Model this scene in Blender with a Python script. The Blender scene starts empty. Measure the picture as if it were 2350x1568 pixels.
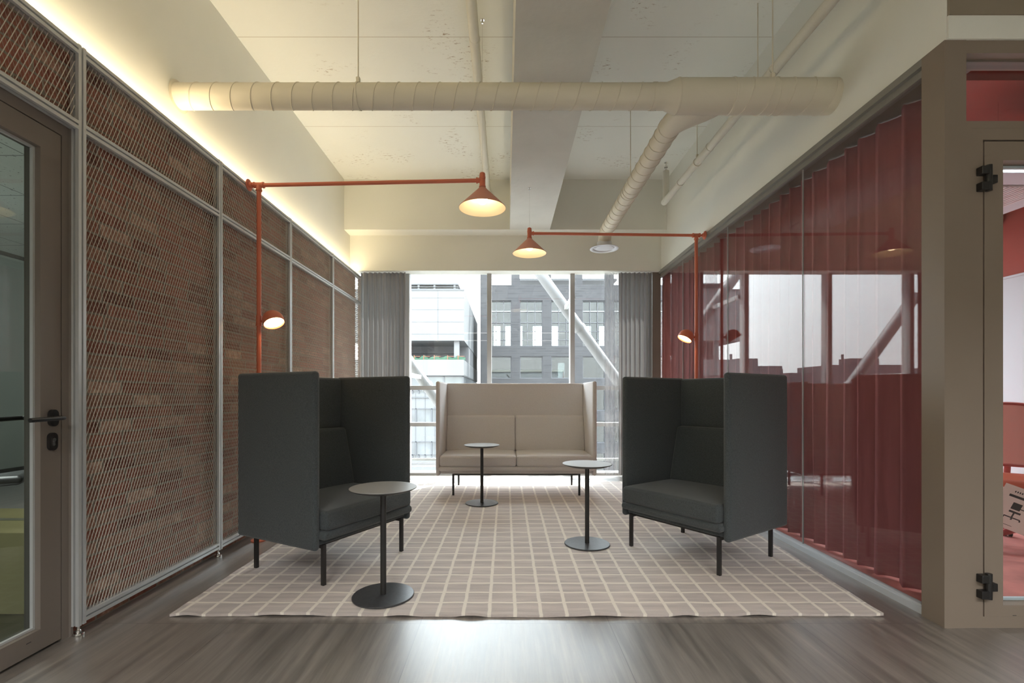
import bpy, bmesh, math, random
from mathutils import Vector, Matrix
random.seed(7)
S = bpy.context.scene
COL = S.collection
PI = math.pi

# ------------------------------------------------------------------ camera
EYE = 1.10
cd = bpy.data.cameras.new('camera'); cam = bpy.data.objects.new('camera', cd); COL.objects.link(cam)
cd.sensor_fit = 'HORIZONTAL'; cd.sensor_width = 36.0; cd.lens = 36.0 * 1100 / 2350
cd.shift_x = 15 / 2350; cd.shift_y = 123 / 2350; cd.clip_start = .05; cd.clip_end = 500
cam.location = (0, 0, EYE); cam.rotation_euler = (PI / 2, 0, 0)
S.camera = cam

# ------------------------------------------------------------------ world, sun, exposure
S.view_settings.view_transform = 'Standard'; S.view_settings.look = 'None'
S.view_settings.gamma = 1.0; S.view_settings.use_curve_mapping = False
S.view_settings.exposure = 0.70
S.cycles.max_bounces = 10; S.cycles.diffuse_bounces = 5; S.cycles.transparent_max_bounces = 24
S.cycles.sample_clamp_indirect = 6
S.cycles.use_denoising = True
W = bpy.data.worlds.new('sky'); S.world = W; W.use_nodes = True
wn = W.node_tree.nodes; wl = W.node_tree.links
wbg = wn['Background']
wtc = wn.new('ShaderNodeTexCoord'); wsx = wn.new('ShaderNodeSeparateXYZ'); wcr = wn.new('ShaderNodeValToRGB')
wl.new(wtc.outputs['Generated'], wsx.inputs[0]); wl.new(wsx.outputs['Z'], wcr.inputs[0]); wl.new(wcr.outputs[0], wbg.inputs[0])
wcr.color_ramp.elements[0].color = (.40, .405, .41, 1); wcr.color_ramp.elements[1].color = (.82, .92, 1, 1); wcr.color_ramp.elements[1].position = .75
wbg.inputs[1].default_value = 11
def lamp(kind, name, loc, energy, color=(1, 1, 1), size=None, size_y=None, target=None, **kw):
    d = bpy.data.lights.new(name, kind); o = bpy.data.objects.new(name, d); COL.objects.link(o)
    o.location = loc; d.energy = energy; d.color = color
    if kind == 'AREA':
        d.shape = 'RECTANGLE'; d.size = size; d.size_y = size_y or size
    if target is not None:
        o.rotation_euler = (Vector(target) - Vector(loc)).to_track_quat('-Z', 'Y').to_euler()
    for k, v in kw.items(): setattr(d, k, v)
    return o
lamp('SUN', 'sun', (0, 12, 20), 14.0, (1, .97, .93), target=(-2.6, 8.0, 12.0), angle=.009)
WARM = (1, .83, .54)
# cove strip along the top of the brick wall
lamp('AREA', 'cove_light', (-2.014, 2.3, 2.735), 18, WARM, .03, 8.2).rotation_euler = (PI, 0, 0)
# fill lights added behind the camera and in both side rooms (fixtures below)
CORRIDOR_FILL = [(-.9, -1.2), (1.2, -1.2), (3.4, -1.2), (-.9, -3.2), (1.2, -3.2)]
for x, y in CORRIDOR_FILL:
    lamp('AREA', 'corridor_fill_light', (x, y, 2.955), 45, (.95, .97, 1), 1.15, .25, target=(x, y, 0), spread=math.radians(138))
lamp('AREA', 'red_room_fill_light', (4.2, 3.6, 2.93), 13, (.92, 1, 1), 1.15, .25, target=(4.2, 3.6, 0))  # lamps added out of view to brighten the red room
lamp('AREA', 'red_room_fill_light', (4.2, 5.3, 2.93), 5, (.92, 1, 1), 1.15, .25, target=(4.2, 5.3, 0))
lamp('AREA', 'left_room_fill_light', (-3.9, 2.9, 2.57), 80, (1, 1, .96), .55, .55, target=(-3.9, 2.9, 0))  # lamp added to brighten the room behind the left door
pt = lamp('AREA', 'window_portal', (1.7, 6.75, 1.45), 1, size=8.4, size_y=2.9, target=(1.7, 0, 1.45))
pt.data.cycles.is_portal = True

# ------------------------------------------------------------------ materials
def lin(c):
    f = lambda v: v / 12.92 if v <= .04045 else ((v + .055) / 1.055) ** 2.4
    return tuple(f(v / 255) for v in c) + (1,)
def newmat(name):
    m = bpy.data.materials.new(name); m.use_nodes = True
    n = m.node_tree.nodes; return m, n, m.node_tree.links, n['Principled BSDF']
def pbr(name, col, rough=.6, metal=0, var=0, vscale=6, bump=0, bscale=200, bdist=.002, spec=.5, stretch=None):
    m, n, l, b = newmat(name)
    c = col if len(col) == 4 else tuple(col) + (1,)
    b.inputs['Base Color'].default_value = c; b.inputs['Roughness'].default_value = rough
    b.inputs['Metallic'].default_value = metal; b.inputs['Specular IOR Level'].default_value = spec
    tc = n.new('ShaderNodeTexCoord'); src = tc.outputs['Object']
    if stretch:
        mp = n.new('ShaderNodeMapping'); mp.inputs['Scale'].default_value = stretch; l.new(src, mp.inputs[0]); src = mp.outputs[0]
    if var:
        nz = n.new('ShaderNodeTexNoise'); nz.inputs['Scale'].default_value = vscale; nz.inputs['Detail'].default_value = 5
        l.new(src, nz.inputs['Vector'])
        mx = n.new('ShaderNodeMix'); mx.data_type = 'RGBA'
        mx.inputs[6].default_value = tuple(v * (1 - var) for v in c[:3]) + (1,)
        mx.inputs[7].default_value = tuple(min(1, v * (1 + var)) for v in c[:3]) + (1,)
        mr = n.new('ShaderNodeMapRange'); mr.inputs[1].default_value = .3; mr.inputs[2].default_value = .7
        l.new(nz.outputs[0], mr.inputs[0]); l.new(mr.outputs[0], mx.inputs[0]); l.new(mx.outputs[2], b.inputs['Base Color'])
    if bump:
        nb = n.new('ShaderNodeTexNoise'); nb.inputs['Scale'].default_value = bscale; nb.inputs['Detail'].default_value = 3
        l.new(src, nb.inputs['Vector'])
        bp = n.new('ShaderNodeBump'); bp.inputs['Strength'].default_value = bump; bp.inputs['Distance'].default_value = bdist
        l.new(nb.outputs[0], bp.inputs['Height']); l.new(bp.outputs[0], b.inputs['Normal'])
    return m
def emit(name, col, s):
    m, n, l, b = newmat(name); b.inputs['Base Color'].default_value = (.8, .8, .8, 1)
    b.inputs['Emission Color'].default_value = tuple(col) + (1,); b.inputs['Emission Strength'].default_value = s
    return m
def glass(name, tint=(1, 1, 1), ior=1.5, rough=0.0, gain=1.8):
    m, n, l, b = newmat(name); n.remove(b)
    out = n['Material Output']
    tr = n.new('ShaderNodeBsdfTransparent'); tr.inputs[0].default_value = tuple(tint) + (1,)
    gl = n.new('ShaderNodeBsdfGlossy'); gl.inputs['Roughness'].default_value = rough
    ge = n.new('ShaderNodeNewGeometry'); dt = n.new('ShaderNodeVectorMath'); dt.operation = 'DOT_PRODUCT'
    l.new(ge.outputs['Incoming'], dt.inputs[0]); l.new(ge.outputs['Normal'], dt.inputs[1])
    def MA(op, x, y=None):
        q = n.new('ShaderNodeMath'); q.operation = op
        for i, v in enumerate((x, y)):
            if v is None: continue
            if isinstance(v, (int, float)): q.inputs[i].default_value = v
            else: l.new(v, q.inputs[i])
        return q.outputs[0]
    f0 = ((ior - 1) / (ior + 1)) ** 2          # Schlick reflectance of a thin pane, the same from either side
    fz = MA('ADD', MA('MULTIPLY', MA('POWER', MA('SUBTRACT', 1.0, MA('ABSOLUTE', dt.outputs['Value'])), 5.0), 1 - f0), f0)
    ml = n.new('ShaderNodeMath'); ml.operation = 'MULTIPLY'; ml.inputs[1].default_value = gain; ml.use_clamp = True
    mx = n.new('ShaderNodeMixShader')
    l.new(fz, ml.inputs[0]); l.new(ml.outputs[0], mx.inputs[0]); l.new(tr.outputs[0], mx.inputs[1]); l.new(gl.outputs[0], mx.inputs[2])
    l.new(mx.outputs[0], out.inputs[0]); return m
def cloth(name, col, trans=.3, clear=0.0, var=.08, tcol=None, rough=.9):
    """woven curtain: diffuse front, light seeping through, optionally open weave"""
    m, n, l, b = newmat(name); n.remove(b); out = n['Material Output']
    c = tuple(col) + (1,)
    tc = n.new('ShaderNodeTexCoord')
    nz = n.new('ShaderNodeTexNoise'); nz.inputs['Scale'].default_value = 60; nz.inputs['Detail'].default_value = 3
    mp = n.new('ShaderNodeMapping'); mp.inputs['Scale'].default_value = (1, 1, .08)
    l.new(tc.outputs['Object'], mp.inputs[0]); l.new(mp.outputs[0], nz.inputs['Vector'])
    mc = n.new('ShaderNodeMix'); mc.data_type = 'RGBA'
    mc.inputs[6].default_value = tuple(v * (1 - var) for v in col) + (1,); mc.inputs[7].default_value = tuple(v * (1 + var) for v in col) + (1,)
    l.new(nz.outputs[0], mc.inputs[0])
    df = n.new('ShaderNodeBsdfDiffuse'); tl = n.new('ShaderNodeBsdfTranslucent')
    l.new(mc.outputs[2], df.inputs[0])
    if tcol: tl.inputs[0].default_value = tuple(tcol) + (1,)
    else: l.new(mc.outputs[2], tl.inputs[0])
    mx = n.new('ShaderNodeMixShader'); mx.inputs[0].default_value = trans
    l.new(df.outputs[0], mx.inputs[1]); l.new(tl.outputs[0], mx.inputs[2]); last = mx
    if clear:
        tp = n.new('ShaderNodeBsdfTransparent'); m2 = n.new('ShaderNodeMixShader'); m2.inputs[0].default_value = clear
        l.new(last.outputs[0], m2.inputs[1]); l.new(tp.outputs[0], m2.inputs[2]); last = m2
    l.new(last.outputs[0], out.inputs[0]); return m
def fabric(name, c1, c2, scale=900):
    m, n, l, b = newmat(name)
    b.inputs['Roughness'].default_value = .95; b.inputs['Specular IOR Level'].default_value = .06
    b.inputs['Sheen Weight'].default_value = .25; b.inputs['Sheen Roughness'].default_value = .5
    tc = n.new('ShaderNodeTexCoord')
    a = n.new('ShaderNodeTexNoise'); a.inputs['Scale'].default_value = scale * .42; a.inputs['Detail'].default_value = 4; a.inputs['Roughness'].default_value = .7
    mp = n.new('ShaderNodeMapping'); mp.inputs['Scale'].default_value = (1, 1, .35)
    l.new(tc.outputs['Object'], mp.inputs[0]); l.new(mp.outputs[0], a.inputs['Vector'])
    g = n.new('ShaderNodeTexNoise'); g.inputs['Scale'].default_value = 3.0; l.new(tc.outputs['Object'], g.inputs['Vector'])
    mr = n.new('ShaderNodeMapRange'); mr.inputs[1].default_value = .3; mr.inputs[2].default_value = .7; l.new(a.outputs[0], mr.inputs[0])
    mx = n.new('ShaderNodeMix'); mx.data_type = 'RGBA'; mx.inputs[6].default_value = tuple(c1) + (1,); mx.inputs[7].default_value = tuple(c2) + (1,)
    l.new(mr.outputs[0], mx.inputs[0])
    l.new(mx.outputs[2], b.inputs['Base Color'])
    bp = n.new('ShaderNodeBump'); bp.inputs['Strength'].default_value = .5; bp.inputs['Distance'].default_value = .002
    l.new(a.outputs[0], bp.inputs['Height']); l.new(bp.outputs[0], b.inputs['Normal'])
    return m

def brick_mat(name, bw, bh, mort, stops, mcol, seed=0, rough=.9, axis='Y', bump=.5):
    m, n, l, b = newmat(name); b.inputs['Roughness'].default_value = rough
    def M(op, a, c=None, d=None):
        x = n.new('ShaderNodeMath'); x.operation = op
        for i, v in enumerate((a, c, d)):
            if v is None: continue
            if isinstance(v, (int, float)): x.inputs[i].default_value = v
            else: l.new(v, x.inputs[i])
        return x.outputs[0]
    tc = n.new('ShaderNodeTexCoord'); sx = n.new('ShaderNodeSeparateXYZ'); l.new(tc.outputs['Object'], sx.inputs[0])
    wob = n.new('ShaderNodeTexNoise'); wob.inputs['Scale'].default_value = 9; l.new(tc.outputs['Object'], wob.inputs['Vector'])
    wv = M('MULTIPLY', M('SUBTRACT', wob.outputs[0], .5), .012 if bh < .1 else 0)
    v = M('DIVIDE', M('ADD', sx.outputs['Z'], wv), bh); row = M('FLOOR', v); fv = M('SUBTRACT', v, row)
    wr = n.new('ShaderNodeTexWhiteNoise'); wr.noise_dimensions = '1D'; l.new(row, wr.inputs['W'])
    off = M('MULTIPLY', wr.outputs['Value'], 1.0)
    u = M('ADD', M('DIVIDE', M('ADD', sx.outputs[axis], wv), bw), off); cu = M('FLOOR', u); fu = M('SUBTRACT', u, cu)
    du = M('MULTIPLY', M('MINIMUM', fu, M('SUBTRACT', 1, fu)), bw); dv = M('MULTIPLY', M('MINIMUM', fv, M('SUBTRACT', 1, fv)), bh)
    dist = M('MINIMUM', du, dv)
    mask = n.new('ShaderNodeMapRange'); mask.inputs[1].default_value = mort * .4; mask.inputs[2].default_value = mort * .8; l.new(dist, mask.inputs[0])
    cb = n.new('ShaderNodeCombineXYZ'); l.new(cu, cb.inputs[0]); l.new(row, cb.inputs[1]); cb.inputs[2].default_value = seed
    wn2 = n.new('ShaderNodeTexWhiteNoise'); wn2.noise_dimensions = '3D'; l.new(cb.outputs[0], wn2.inputs['Vector'])
    nz = n.new('ShaderNodeTexNoise'); nz.inputs['Scale'].default_value = 28; nz.inputs['Detail'].default_value = 6; nz.inputs['Roughness'].default_value = .7; l.new(tc.outputs['Object'], nz.inputs['Vector'])
    mixv = M('ADD', M('MULTIPLY', wn2.outputs['Value'], .75), M('MULTIPLY', M('SUBTRACT', nz.outputs[0], .35), .8))
    cr = n.new('ShaderNodeValToRGB'); l.new(mixv, cr.inputs[0])
    e = cr.color_ramp.elements
    while len(e) < len(stops): e.new(.5)
    for i, (p, c) in enumerate(stops): e[i].position = p; e[i].color = tuple(c) + (1,)
    mx = n.new('ShaderNodeMix'); mx.data_type = 'RGBA'; mx.inputs[6].default_value = tuple(mcol) + (1,)
    l.new(mask.outputs[0], mx.inputs[0]); l.new(cr.outputs[0], mx.inputs[7]); l.new(mx.outputs[2], b.inputs['Base Color'])
    bp = n.new('ShaderNodeBump'); bp.inputs['Strength'].default_value = bump; bp.inputs['Distance'].default_value = .006
    l.new(M('ADD', mask.outputs[0], M('MULTIPLY', nz.outputs[0], .6)), bp.inputs['Height']); l.new(bp.outputs[0], b.inputs['Normal'])
    return m

M_ = {}
M_['cream'] = pbr('cream_paint', lin((229, 228, 217)), .75, var=.02, vscale=1.5, bump=.15, bscale=60, bdist=.002)
M_['concrete_white'] = None
M_['taupe'] = pbr('taupe_metal', lin((136, 122, 108)), .5, spec=.35)
M_['taupe_dark'] = pbr('brown_grey_door_metal', lin((122, 112, 103)), .5, spec=.35)
M_['band'] = pbr('taupe_wall_band', lin((140, 128, 110)), .8)
M_['trim_grey'] = pbr('grey_trim_metal', lin((132, 128, 120)), .4, spec=.5)
M_['alu'] = pbr('anodised_aluminium', lin((204, 205, 204)), .42, metal=.4, spec=.5)
M_['slot'] = pbr('dark_slot', lin((60, 58, 54)), .7)
M_['wire'] = pbr('galvanised_mesh', lin((196, 189, 178)), .45, metal=.15)
M_['chrome'] = pbr('chrome', (.75, .73, .7), .22, metal=1)
M_['black'] = pbr('black_metal', lin((34, 32, 31)), .38, spec=.5)
M_['blackleg'] = pbr('powder_coated_black_metal', lin((42, 40, 39)), .45)
M_['base'] = pbr('dark_grey_table_base', lin((62, 62, 64)), .34, spec=.6, var=.25, vscale=60)
M_['top'] = pbr('grey_table_laminate', lin((158, 157, 156)), .36, spec=.6)
M_['orange'] = pbr('terracotta_paint', lin((206, 116, 88)), .45, spec=.4)
M_['shade_out'] = pbr('terracotta_shade', lin((202, 136, 116)), .5)
M_['shade_in'] = pbr('white_shade_inside', (.85, .78, .62), .6)
M_['bulb'] = emit('warm_bulb', (1, .76, .44), 10)
M_['led'] = emit('warm_led_strip', (1, .8, .5), 5)
M_['lens'] = emit('warm_reading_lens', (1, .62, .30), 9)
M_['fill_glow'] = emit('added_fill_panel', (1, .96, .9), 1.2)  # glowing face of the added fill lights
M_['duct'] = pbr('painted_duct', lin((216, 208, 188)), .5, spec=.35)
M_['pipe'] = pbr('pipe_wrap', lin((214, 210, 196)), .8, bump=.4, bscale=25, bdist=.01)
M_['grille'] = pbr('grey_white_diffuser', lin((214, 214, 214)), .35)
M_['glass'] = glass('clear_glass', (.97, .985, .98), gain=1.3)
M_['glass_part'] = glass('partition_glass', (.96, .97, .97), gain=.85)
M_['glass_tint'] = glass('tinted_glass', (.80, .85, .84), gain=1.2)
M_['redcur'] = cloth('dusty_red_curtain', (.38, .14, .145), trans=.04, var=.1, tcol=(.20, .06, .055))
M_['greycur'] = cloth('grey_sheer_curtain', lin((150, 145, 142))[:3], trans=.22, clear=0, tcol=(.16, .155, .15))
M_['sheer'] = cloth('open_grey_sheer', lin((170, 168, 168))[:3], trans=.25, clear=.50, tcol=(.16, .16, .16))
M_['char'] = fabric('charcoal_fabric', lin((58, 62, 64))[:3], lin((92, 97, 99))[:3])
M_['beige'] = fabric('beige_fabric', lin((206, 200, 198))[:3], lin((229, 224, 222))[:3])
M_['white_clad'] = pbr('white_cladding', (.105, .109, .112), .5, var=.02, vscale=.3)
M_['joint'] = pbr('joint_grey', (.075, .078, .082), .7)
M_['far_glass'] = pbr('far_window_glass', (.07, .08, .085), .15, spec=.8, var=.35, vscale=.9)
M_['far_frame'] = pbr('far_window_frame', (.06, .063, .07), .6)
M_['brace'] = pbr('white_steel_tube', (.2, .2, .2), .45)
M_['mull'] = pbr('window_frame_grey', lin((176, 176, 174)), .5)
M_['sill'] = pbr('pale_sill', lin((205, 208, 212)), .45)
M_['redwall'] = pbr('red_paint', lin((158, 66, 58)), .7)
M_['redcarpet'] = pbr('pinkish_red_carpet', lin((196, 120, 112)), .95, var=.22, vscale=5, bump=.5, bscale=300)
M_['whitewall'] = pbr('pale_board', lin((196, 206, 214)), .6)
M_['redplastic'] = pbr('red_plastic', lin((176, 32, 30)), .4)
M_['redmesh'] = glass('red_chair_mesh', (.36, .12, .09), gain=1.0, rough=.4)
M_['orangeseat'] = pbr('orange_red_seat', lin((196, 84, 50)), .6)
M_['paper'] = pbr('cream_card', lin((250, 244, 236)), .7)
M_['ink'] = pbr('black_ink', (.02, .02, .02), .7)
M_['greyboard'] = pbr('grey_glass_board', lin((128, 134, 134)), .3)
M_['tile'] = None
M_['carton'] = pbr('cardboard', lin((214, 200, 150)), .8, var=.05)
M_['tape'] = pbr('packing_tape', lin((150, 142, 110)), .3)
M_['whiteplastic'] = pbr('white_plastic', lin((190, 194, 194)), .4)
M_['wallgrey'] = pbr('grey_office_wall', lin((150, 154, 152)), .8)
M_['asphalt'] = pbr('asphalt', (.16, .16, .16), .9)
M_['city'] = pbr('distant_facade', (.07, .072, .076), .8)
M_['green'] = pbr('green_netting', (.025, .07, .04), .8)
M_['netorange'] = pbr('orange_netting_tie', (.16, .06, .03), .7)
M_['solar'] = pbr('roof_panel_grey', (.07, .073, .08), .4)
M_['brick'] = brick_mat('old_red_brick', .205, .065, .009,
    [(.0, lin((96, 66, 56))[:3]), (.25, lin((140, 86, 72))[:3]), (.45, lin((168, 108, 90))[:3]), (.62, lin((140, 98, 82))[:3]), (.80, lin((172, 130, 110))[:3]), (.93, lin((204, 170, 150))[:3]), (1, lin((214, 190, 168))[:3])],
    lin((150, 142, 128))[:3], seed=3)
M_['darkbrick'] = brick_mat('dark_grey_brick', .6, .16, .02,
    [(.0, (.025, .025, .027)), (.5, (.031, .031, .033)), (1, (.038, .038, .040))], (.042, .042, .045), axis='X', bump=0)

def concrete():
    m, n, l, b = newmat('painted_concrete'); b.inputs['Roughness'].default_value = .8
    tc = n.new('ShaderNodeTexCoord')
    nz = n.new('ShaderNodeTexNoise'); nz.inputs['Scale'].default_value = 1.1; nz.inputs['Detail'].default_value = 8; l.new(tc.outputs['Object'], nz.inputs['Vector'])
    mx = n.new('ShaderNodeMix'); mx.data_type = 'RGBA'; mx.inputs[6].default_value = lin((224, 224, 214)); mx.inputs[7].default_value = lin((236, 236, 227))
    l.new(nz.outputs[0], mx.inputs[0])
    # scuffed patches where paint has flaked
    n2 = n.new('ShaderNodeTexNoise'); n2.inputs['Scale'].default_value = 1.5; l.new(tc.outputs['Object'], n2.inputs['Vector'])
    mp = n.new('ShaderNodeMapping'); mp.inputs['Scale'].default_value = (1, 2.5, 1); l.new(tc.outputs['Object'], mp.inputs[0])
    n3 = n.new('ShaderNodeTexNoise'); n3.inputs['Scale'].default_value = 16; n3.inputs['Detail'].default_value = 8; n3.inputs['Roughness'].default_value = .75; l.new(mp.outputs[0], n3.inputs['Vector'])
    a = n.new('ShaderNodeMapRange'); a.inputs[1].default_value = .54; a.inputs[2].default_value = .62; l.new(n2.outputs[0], a.inputs[0])
    c = n.new('ShaderNodeMapRange'); c.inputs[1].default_value = .565; c.inputs[2].default_value = .62; l.new(n3.outputs[0], c.inputs[0])
    ml = n.new('ShaderNodeMath'); ml.operation = 'MULTIPLY'; l.new(a.outputs[0], ml.inputs[0]); l.new(c.outputs[0], ml.inputs[1])
    # formwork lines across the slab every 1.2 m
    sx = n.new('ShaderNodeSeparateXYZ'); l.new(tc.outputs['Object'], sx.inputs[0])
    md = n.new('ShaderNodeMath'); md.operation = 'PINGPONG'; md.inputs[1].default_value = .62; l.new(sx.outputs['Y'], md.inputs[0])
    ls = n.new('ShaderNodeMath'); ls.operation = 'LESS_THAN'; ls.inputs[1].default_value = .004; l.new(md.outputs[0], ls.inputs[0])
    m3 = n.new('ShaderNodeMath'); m3.operation = 'MULTIPLY'; m3.inputs[1].default_value = .5; l.new(ls.outputs[0], m3.inputs[0])
    ad = n.new('ShaderNodeMath'); ad.operation = 'MAXIMUM'; l.new(ml.outputs[0], ad.inputs[0]); l.new(m3.outputs[0], ad.inputs[1])
    m2 = n.new('ShaderNodeMix'); m2.data_type = 'RGBA'; m2.inputs[7].default_value = lin((168, 150, 128)); l.new(ad.outputs[0], m2.inputs[0]); l.new(mx.outputs[2], m2.inputs[6])
    l.new(m2.outputs[2], b.inputs['Base Color'])
    bp = n.new('ShaderNodeBump'); bp.inputs['Strength'].default_value = .25; bp.inputs['Distance'].default_value = .01
    l.new(n3.outputs[0], bp.inputs['Height']); l.new(bp.outputs[0], b.inputs['Normal'])
    return m
M_['concrete_white'] = concrete()
def beamconc():
    m = pbr('painted_beam_concrete', lin((206, 204, 194)), .8, var=.04, vscale=3, bump=.25, bscale=18, bdist=.01); return m
M_['beam'] = beamconc()

def floor_mat():
    m, n, l, b = newmat('wood_grain_vinyl'); b.inputs['Specular IOR Level'].default_value = 1.0; b.inputs['Coat Weight'].default_value = 1; b.inputs['Coat Roughness'].default_value = .34; b.inputs['Coat IOR'].default_value = 1.62
    tc = n.new('ShaderNodeTexCoord'); sx = n.new('ShaderNodeSeparateXYZ'); l.new(tc.outputs['Object'], sx.inputs[0])
    def MA(op, a, c=None):
        x = n.new('ShaderNodeMath'); x.operation = op
        for i, v in enumerate((a, c)):
            if v is None: continue
            if isinstance(v, (int, float)): x.inputs[i].default_value = v
            else: l.new(v, x.inputs[i])
        return x.outputs[0]
    u = MA('DIVIDE', MA('ADD', sx.outputs['X'], .41), .91); cu = MA('FLOOR', u); fu = MA('SUBTRACT', u, cu)
    v = MA('DIVIDE', MA('SUBTRACT', sx.outputs['Y'], 2.31), .91); cv = MA('FLOOR', v); fv = MA('SUBTRACT', v, cv)
    cb = n.new('ShaderNodeCombineXYZ'); l.new(cu, cb.inputs[0]); l.new(cv, cb.inputs[1])
    wn = n.new('ShaderNodeTexWhiteNoise'); l.new(cb.outputs[0], wn.inputs['Vector'])
    mp = n.new('ShaderNodeMapping'); mp.inputs['Scale'].default_value = (26, 1.3, 1)
    va = n.new('ShaderNodeVectorMath'); va.operation = 'ADD'; l.new(tc.outputs['Object'], va.inputs[0]); l.new(wn.outputs['Color'], va.inputs[1])
    l.new(va.outputs[0], mp.inputs[0])
    nz = n.new('ShaderNodeTexNoise'); nz.inputs['Scale'].default_value = 1.0; nz.inputs['Detail'].default_value = 7; nz.inputs['Roughness'].default_value = .68; nz.inputs['Distortion'].default_value = .25
    l.new(mp.outputs[0], nz.inputs['Vector'])
    n2 = n.new('ShaderNodeTexNoise'); n2.inputs['Scale'].default_value = 2.2; n2.inputs['Detail'].default_value = 4
    m4 = n.new('ShaderNodeMapping'); m4.inputs['Scale'].default_value = (2.2, .5, 1); l.new(tc.outputs['Object'], m4.inputs[0]); l.new(m4.outputs[0], n2.inputs['Vector'])
    vv = MA('ADD', MA('MULTIPLY', nz.outputs[0], .75), MA('MULTIPLY', n2.outputs[0], .3))
    cr = n.new('ShaderNodeValToRGB'); l.new(vv, cr.inputs[0]); e = cr.color_ramp.elements; e.new(.5); e.new(.62)
    for i, (p, c) in enumerate([(.32, (82, 76, 71)), (.48, (108, 101, 94)), (.60, (130, 122, 114)), (.76, (160, 150, 138))]): e[i].position = p; e[i].color = lin(c)
    ed = MA('MINIMUM', MA('MINIMUM', fu, MA('SUBTRACT', 1, fu)), MA('MINIMUM', fv, MA('SUBTRACT', 1, fv)))
    sm = MA('LESS_THAN', ed, .0016)
    mx = n.new('ShaderNodeMix'); mx.data_type = 'RGBA'; mx.inputs[7].default_value = lin((58, 52, 47)); l.new(sm, mx.inputs[0]); l.new(cr.outputs[0], mx.inputs[6])
    l.new(mx.outputs[2], b.inputs['Base Color'])
    mr = n.new('ShaderNodeMapRange'); mr.inputs[3].default_value = .30; mr.inputs[4].default_value = .44; l.new(nz.outputs[0], mr.inputs[0]); l.new(mr.outputs[0], b.inputs['Roughness'])
    n5 = n.new('ShaderNodeTexNoise'); n5.inputs['Scale'].default_value = 240; l.new(tc.outputs['Object'], n5.inputs['Vector'])
    bp = n.new('ShaderNodeBump'); bp.inputs['Strength'].default_value = .12; bp.inputs['Distance'].default_value = .001
    l.new(n5.outputs[0], bp.inputs['Height']); l.new(bp.outputs[0], b.inputs['Normal'])
    return m
M_['floor'] = floor_mat()

def rug_mat():
    m, n, l, b = newmat('checked_wool_rug'); b.inputs['Roughness'].default_value = 1; b.inputs['Specular IOR Level'].default_value = .1
    b.inputs['Sheen Weight'].default_value = .3
    uv = n.new('ShaderNodeTexCoord'); sx = n.new('ShaderNodeSeparateXYZ')
    nw = n.new('ShaderNodeTexNoise'); nw.inputs['Scale'].default_value = 11; nw.inputs['Detail'].default_value = 5; l.new(uv.outputs['Object'], nw.inputs['Vector'])
    sc = n.new('ShaderNodeVectorMath'); sc.operation = 'MULTIPLY_ADD'; sc.inputs[1].default_value = (.08, .08, 0); sc.inputs[2].default_value = (-.04, -.04, 0)
    l.new(nw.outputs['Color'], sc.inputs[0])
    ad = n.new('ShaderNodeVectorMath'); ad.operation = 'ADD'; l.new(uv.outputs['UV'], ad.inputs[0]); l.new(sc.outputs[0], ad.inputs[1]); l.new(ad.outputs[0], sx.inputs[0])
    def MA(op, a, c=None):
        x = n.new('ShaderNodeMath'); x.operation = op
        for i, v in enumerate((a, c)):
            if v is None: continue
            if isinstance(v, (int, float)): x.inputs[i].default_value = v
            else: l.new(v, x.inputs[i])
        return x.outputs[0]
    fx = MA('PINGPONG', sx.outputs['X'], .5); fy = MA('PINGPONG', sx.outputs['Y'], .5)
    d = MA('MINIMUM', MA('MULTIPLY', fx, 1.0), MA('MULTIPLY', fy, 1.1))
    mr = n.new('ShaderNodeMapRange'); mr.inputs[1].default_value = .055; mr.inputs[2].default_value = .085; l.new(d, mr.inputs[0])
    nz = n.new('ShaderNodeTexNoise'); nz.inputs['Scale'].default_value = 5; nz.inputs['Detail'].default_value = 6
    mp = n.new('ShaderNodeMapping'); mp.inputs['Scale'].default_value = (.5, 5, 1); l.new(uv.outputs['Object'], mp.inputs[0]); l.new(mp.outputs[0], nz.inputs['Vector'])
    mc = n.new('ShaderNodeMix'); mc.data_type = 'RGBA'; mc.inputs[6].default_value = lin((182, 170, 163)); mc.inputs[7].default_value = lin((206, 193, 185)); 
    mq = n.new('ShaderNodeMapRange'); mq.inputs[1].default_value = .35; mq.inputs[2].default_value = .65; l.new(nz.outputs[0], mq.inputs[0]); l.new(mq.outputs[0], mc.inputs[0])
    mx = n.new('ShaderNodeMix'); mx.data_type = 'RGBA'; mx.inputs[6].default_value = lin((232, 223, 210)); l.new(mr.outputs[0], mx.inputs[0]); l.new(mc.outputs[2], mx.inputs[7])
    l.new(mx.outputs[2], b.inputs['Base Color'])
    nb = n.new('ShaderNodeTexNoise'); nb.inputs['Scale'].default_value = 170; nb.inputs['Detail'].default_value = 4; l.new(uv.outputs['Object'], nb.inputs['Vector'])
    bp = n.new('ShaderNodeBump'); bp.inputs['Strength'].default_value = .6; bp.inputs['Distance'].default_value = .004
    l.new(nb.outputs[0], bp.inputs['Height']); l.new(bp.outputs[0], b.inputs['Normal'])
    return m
M_['rug'] = rug_mat()

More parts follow.
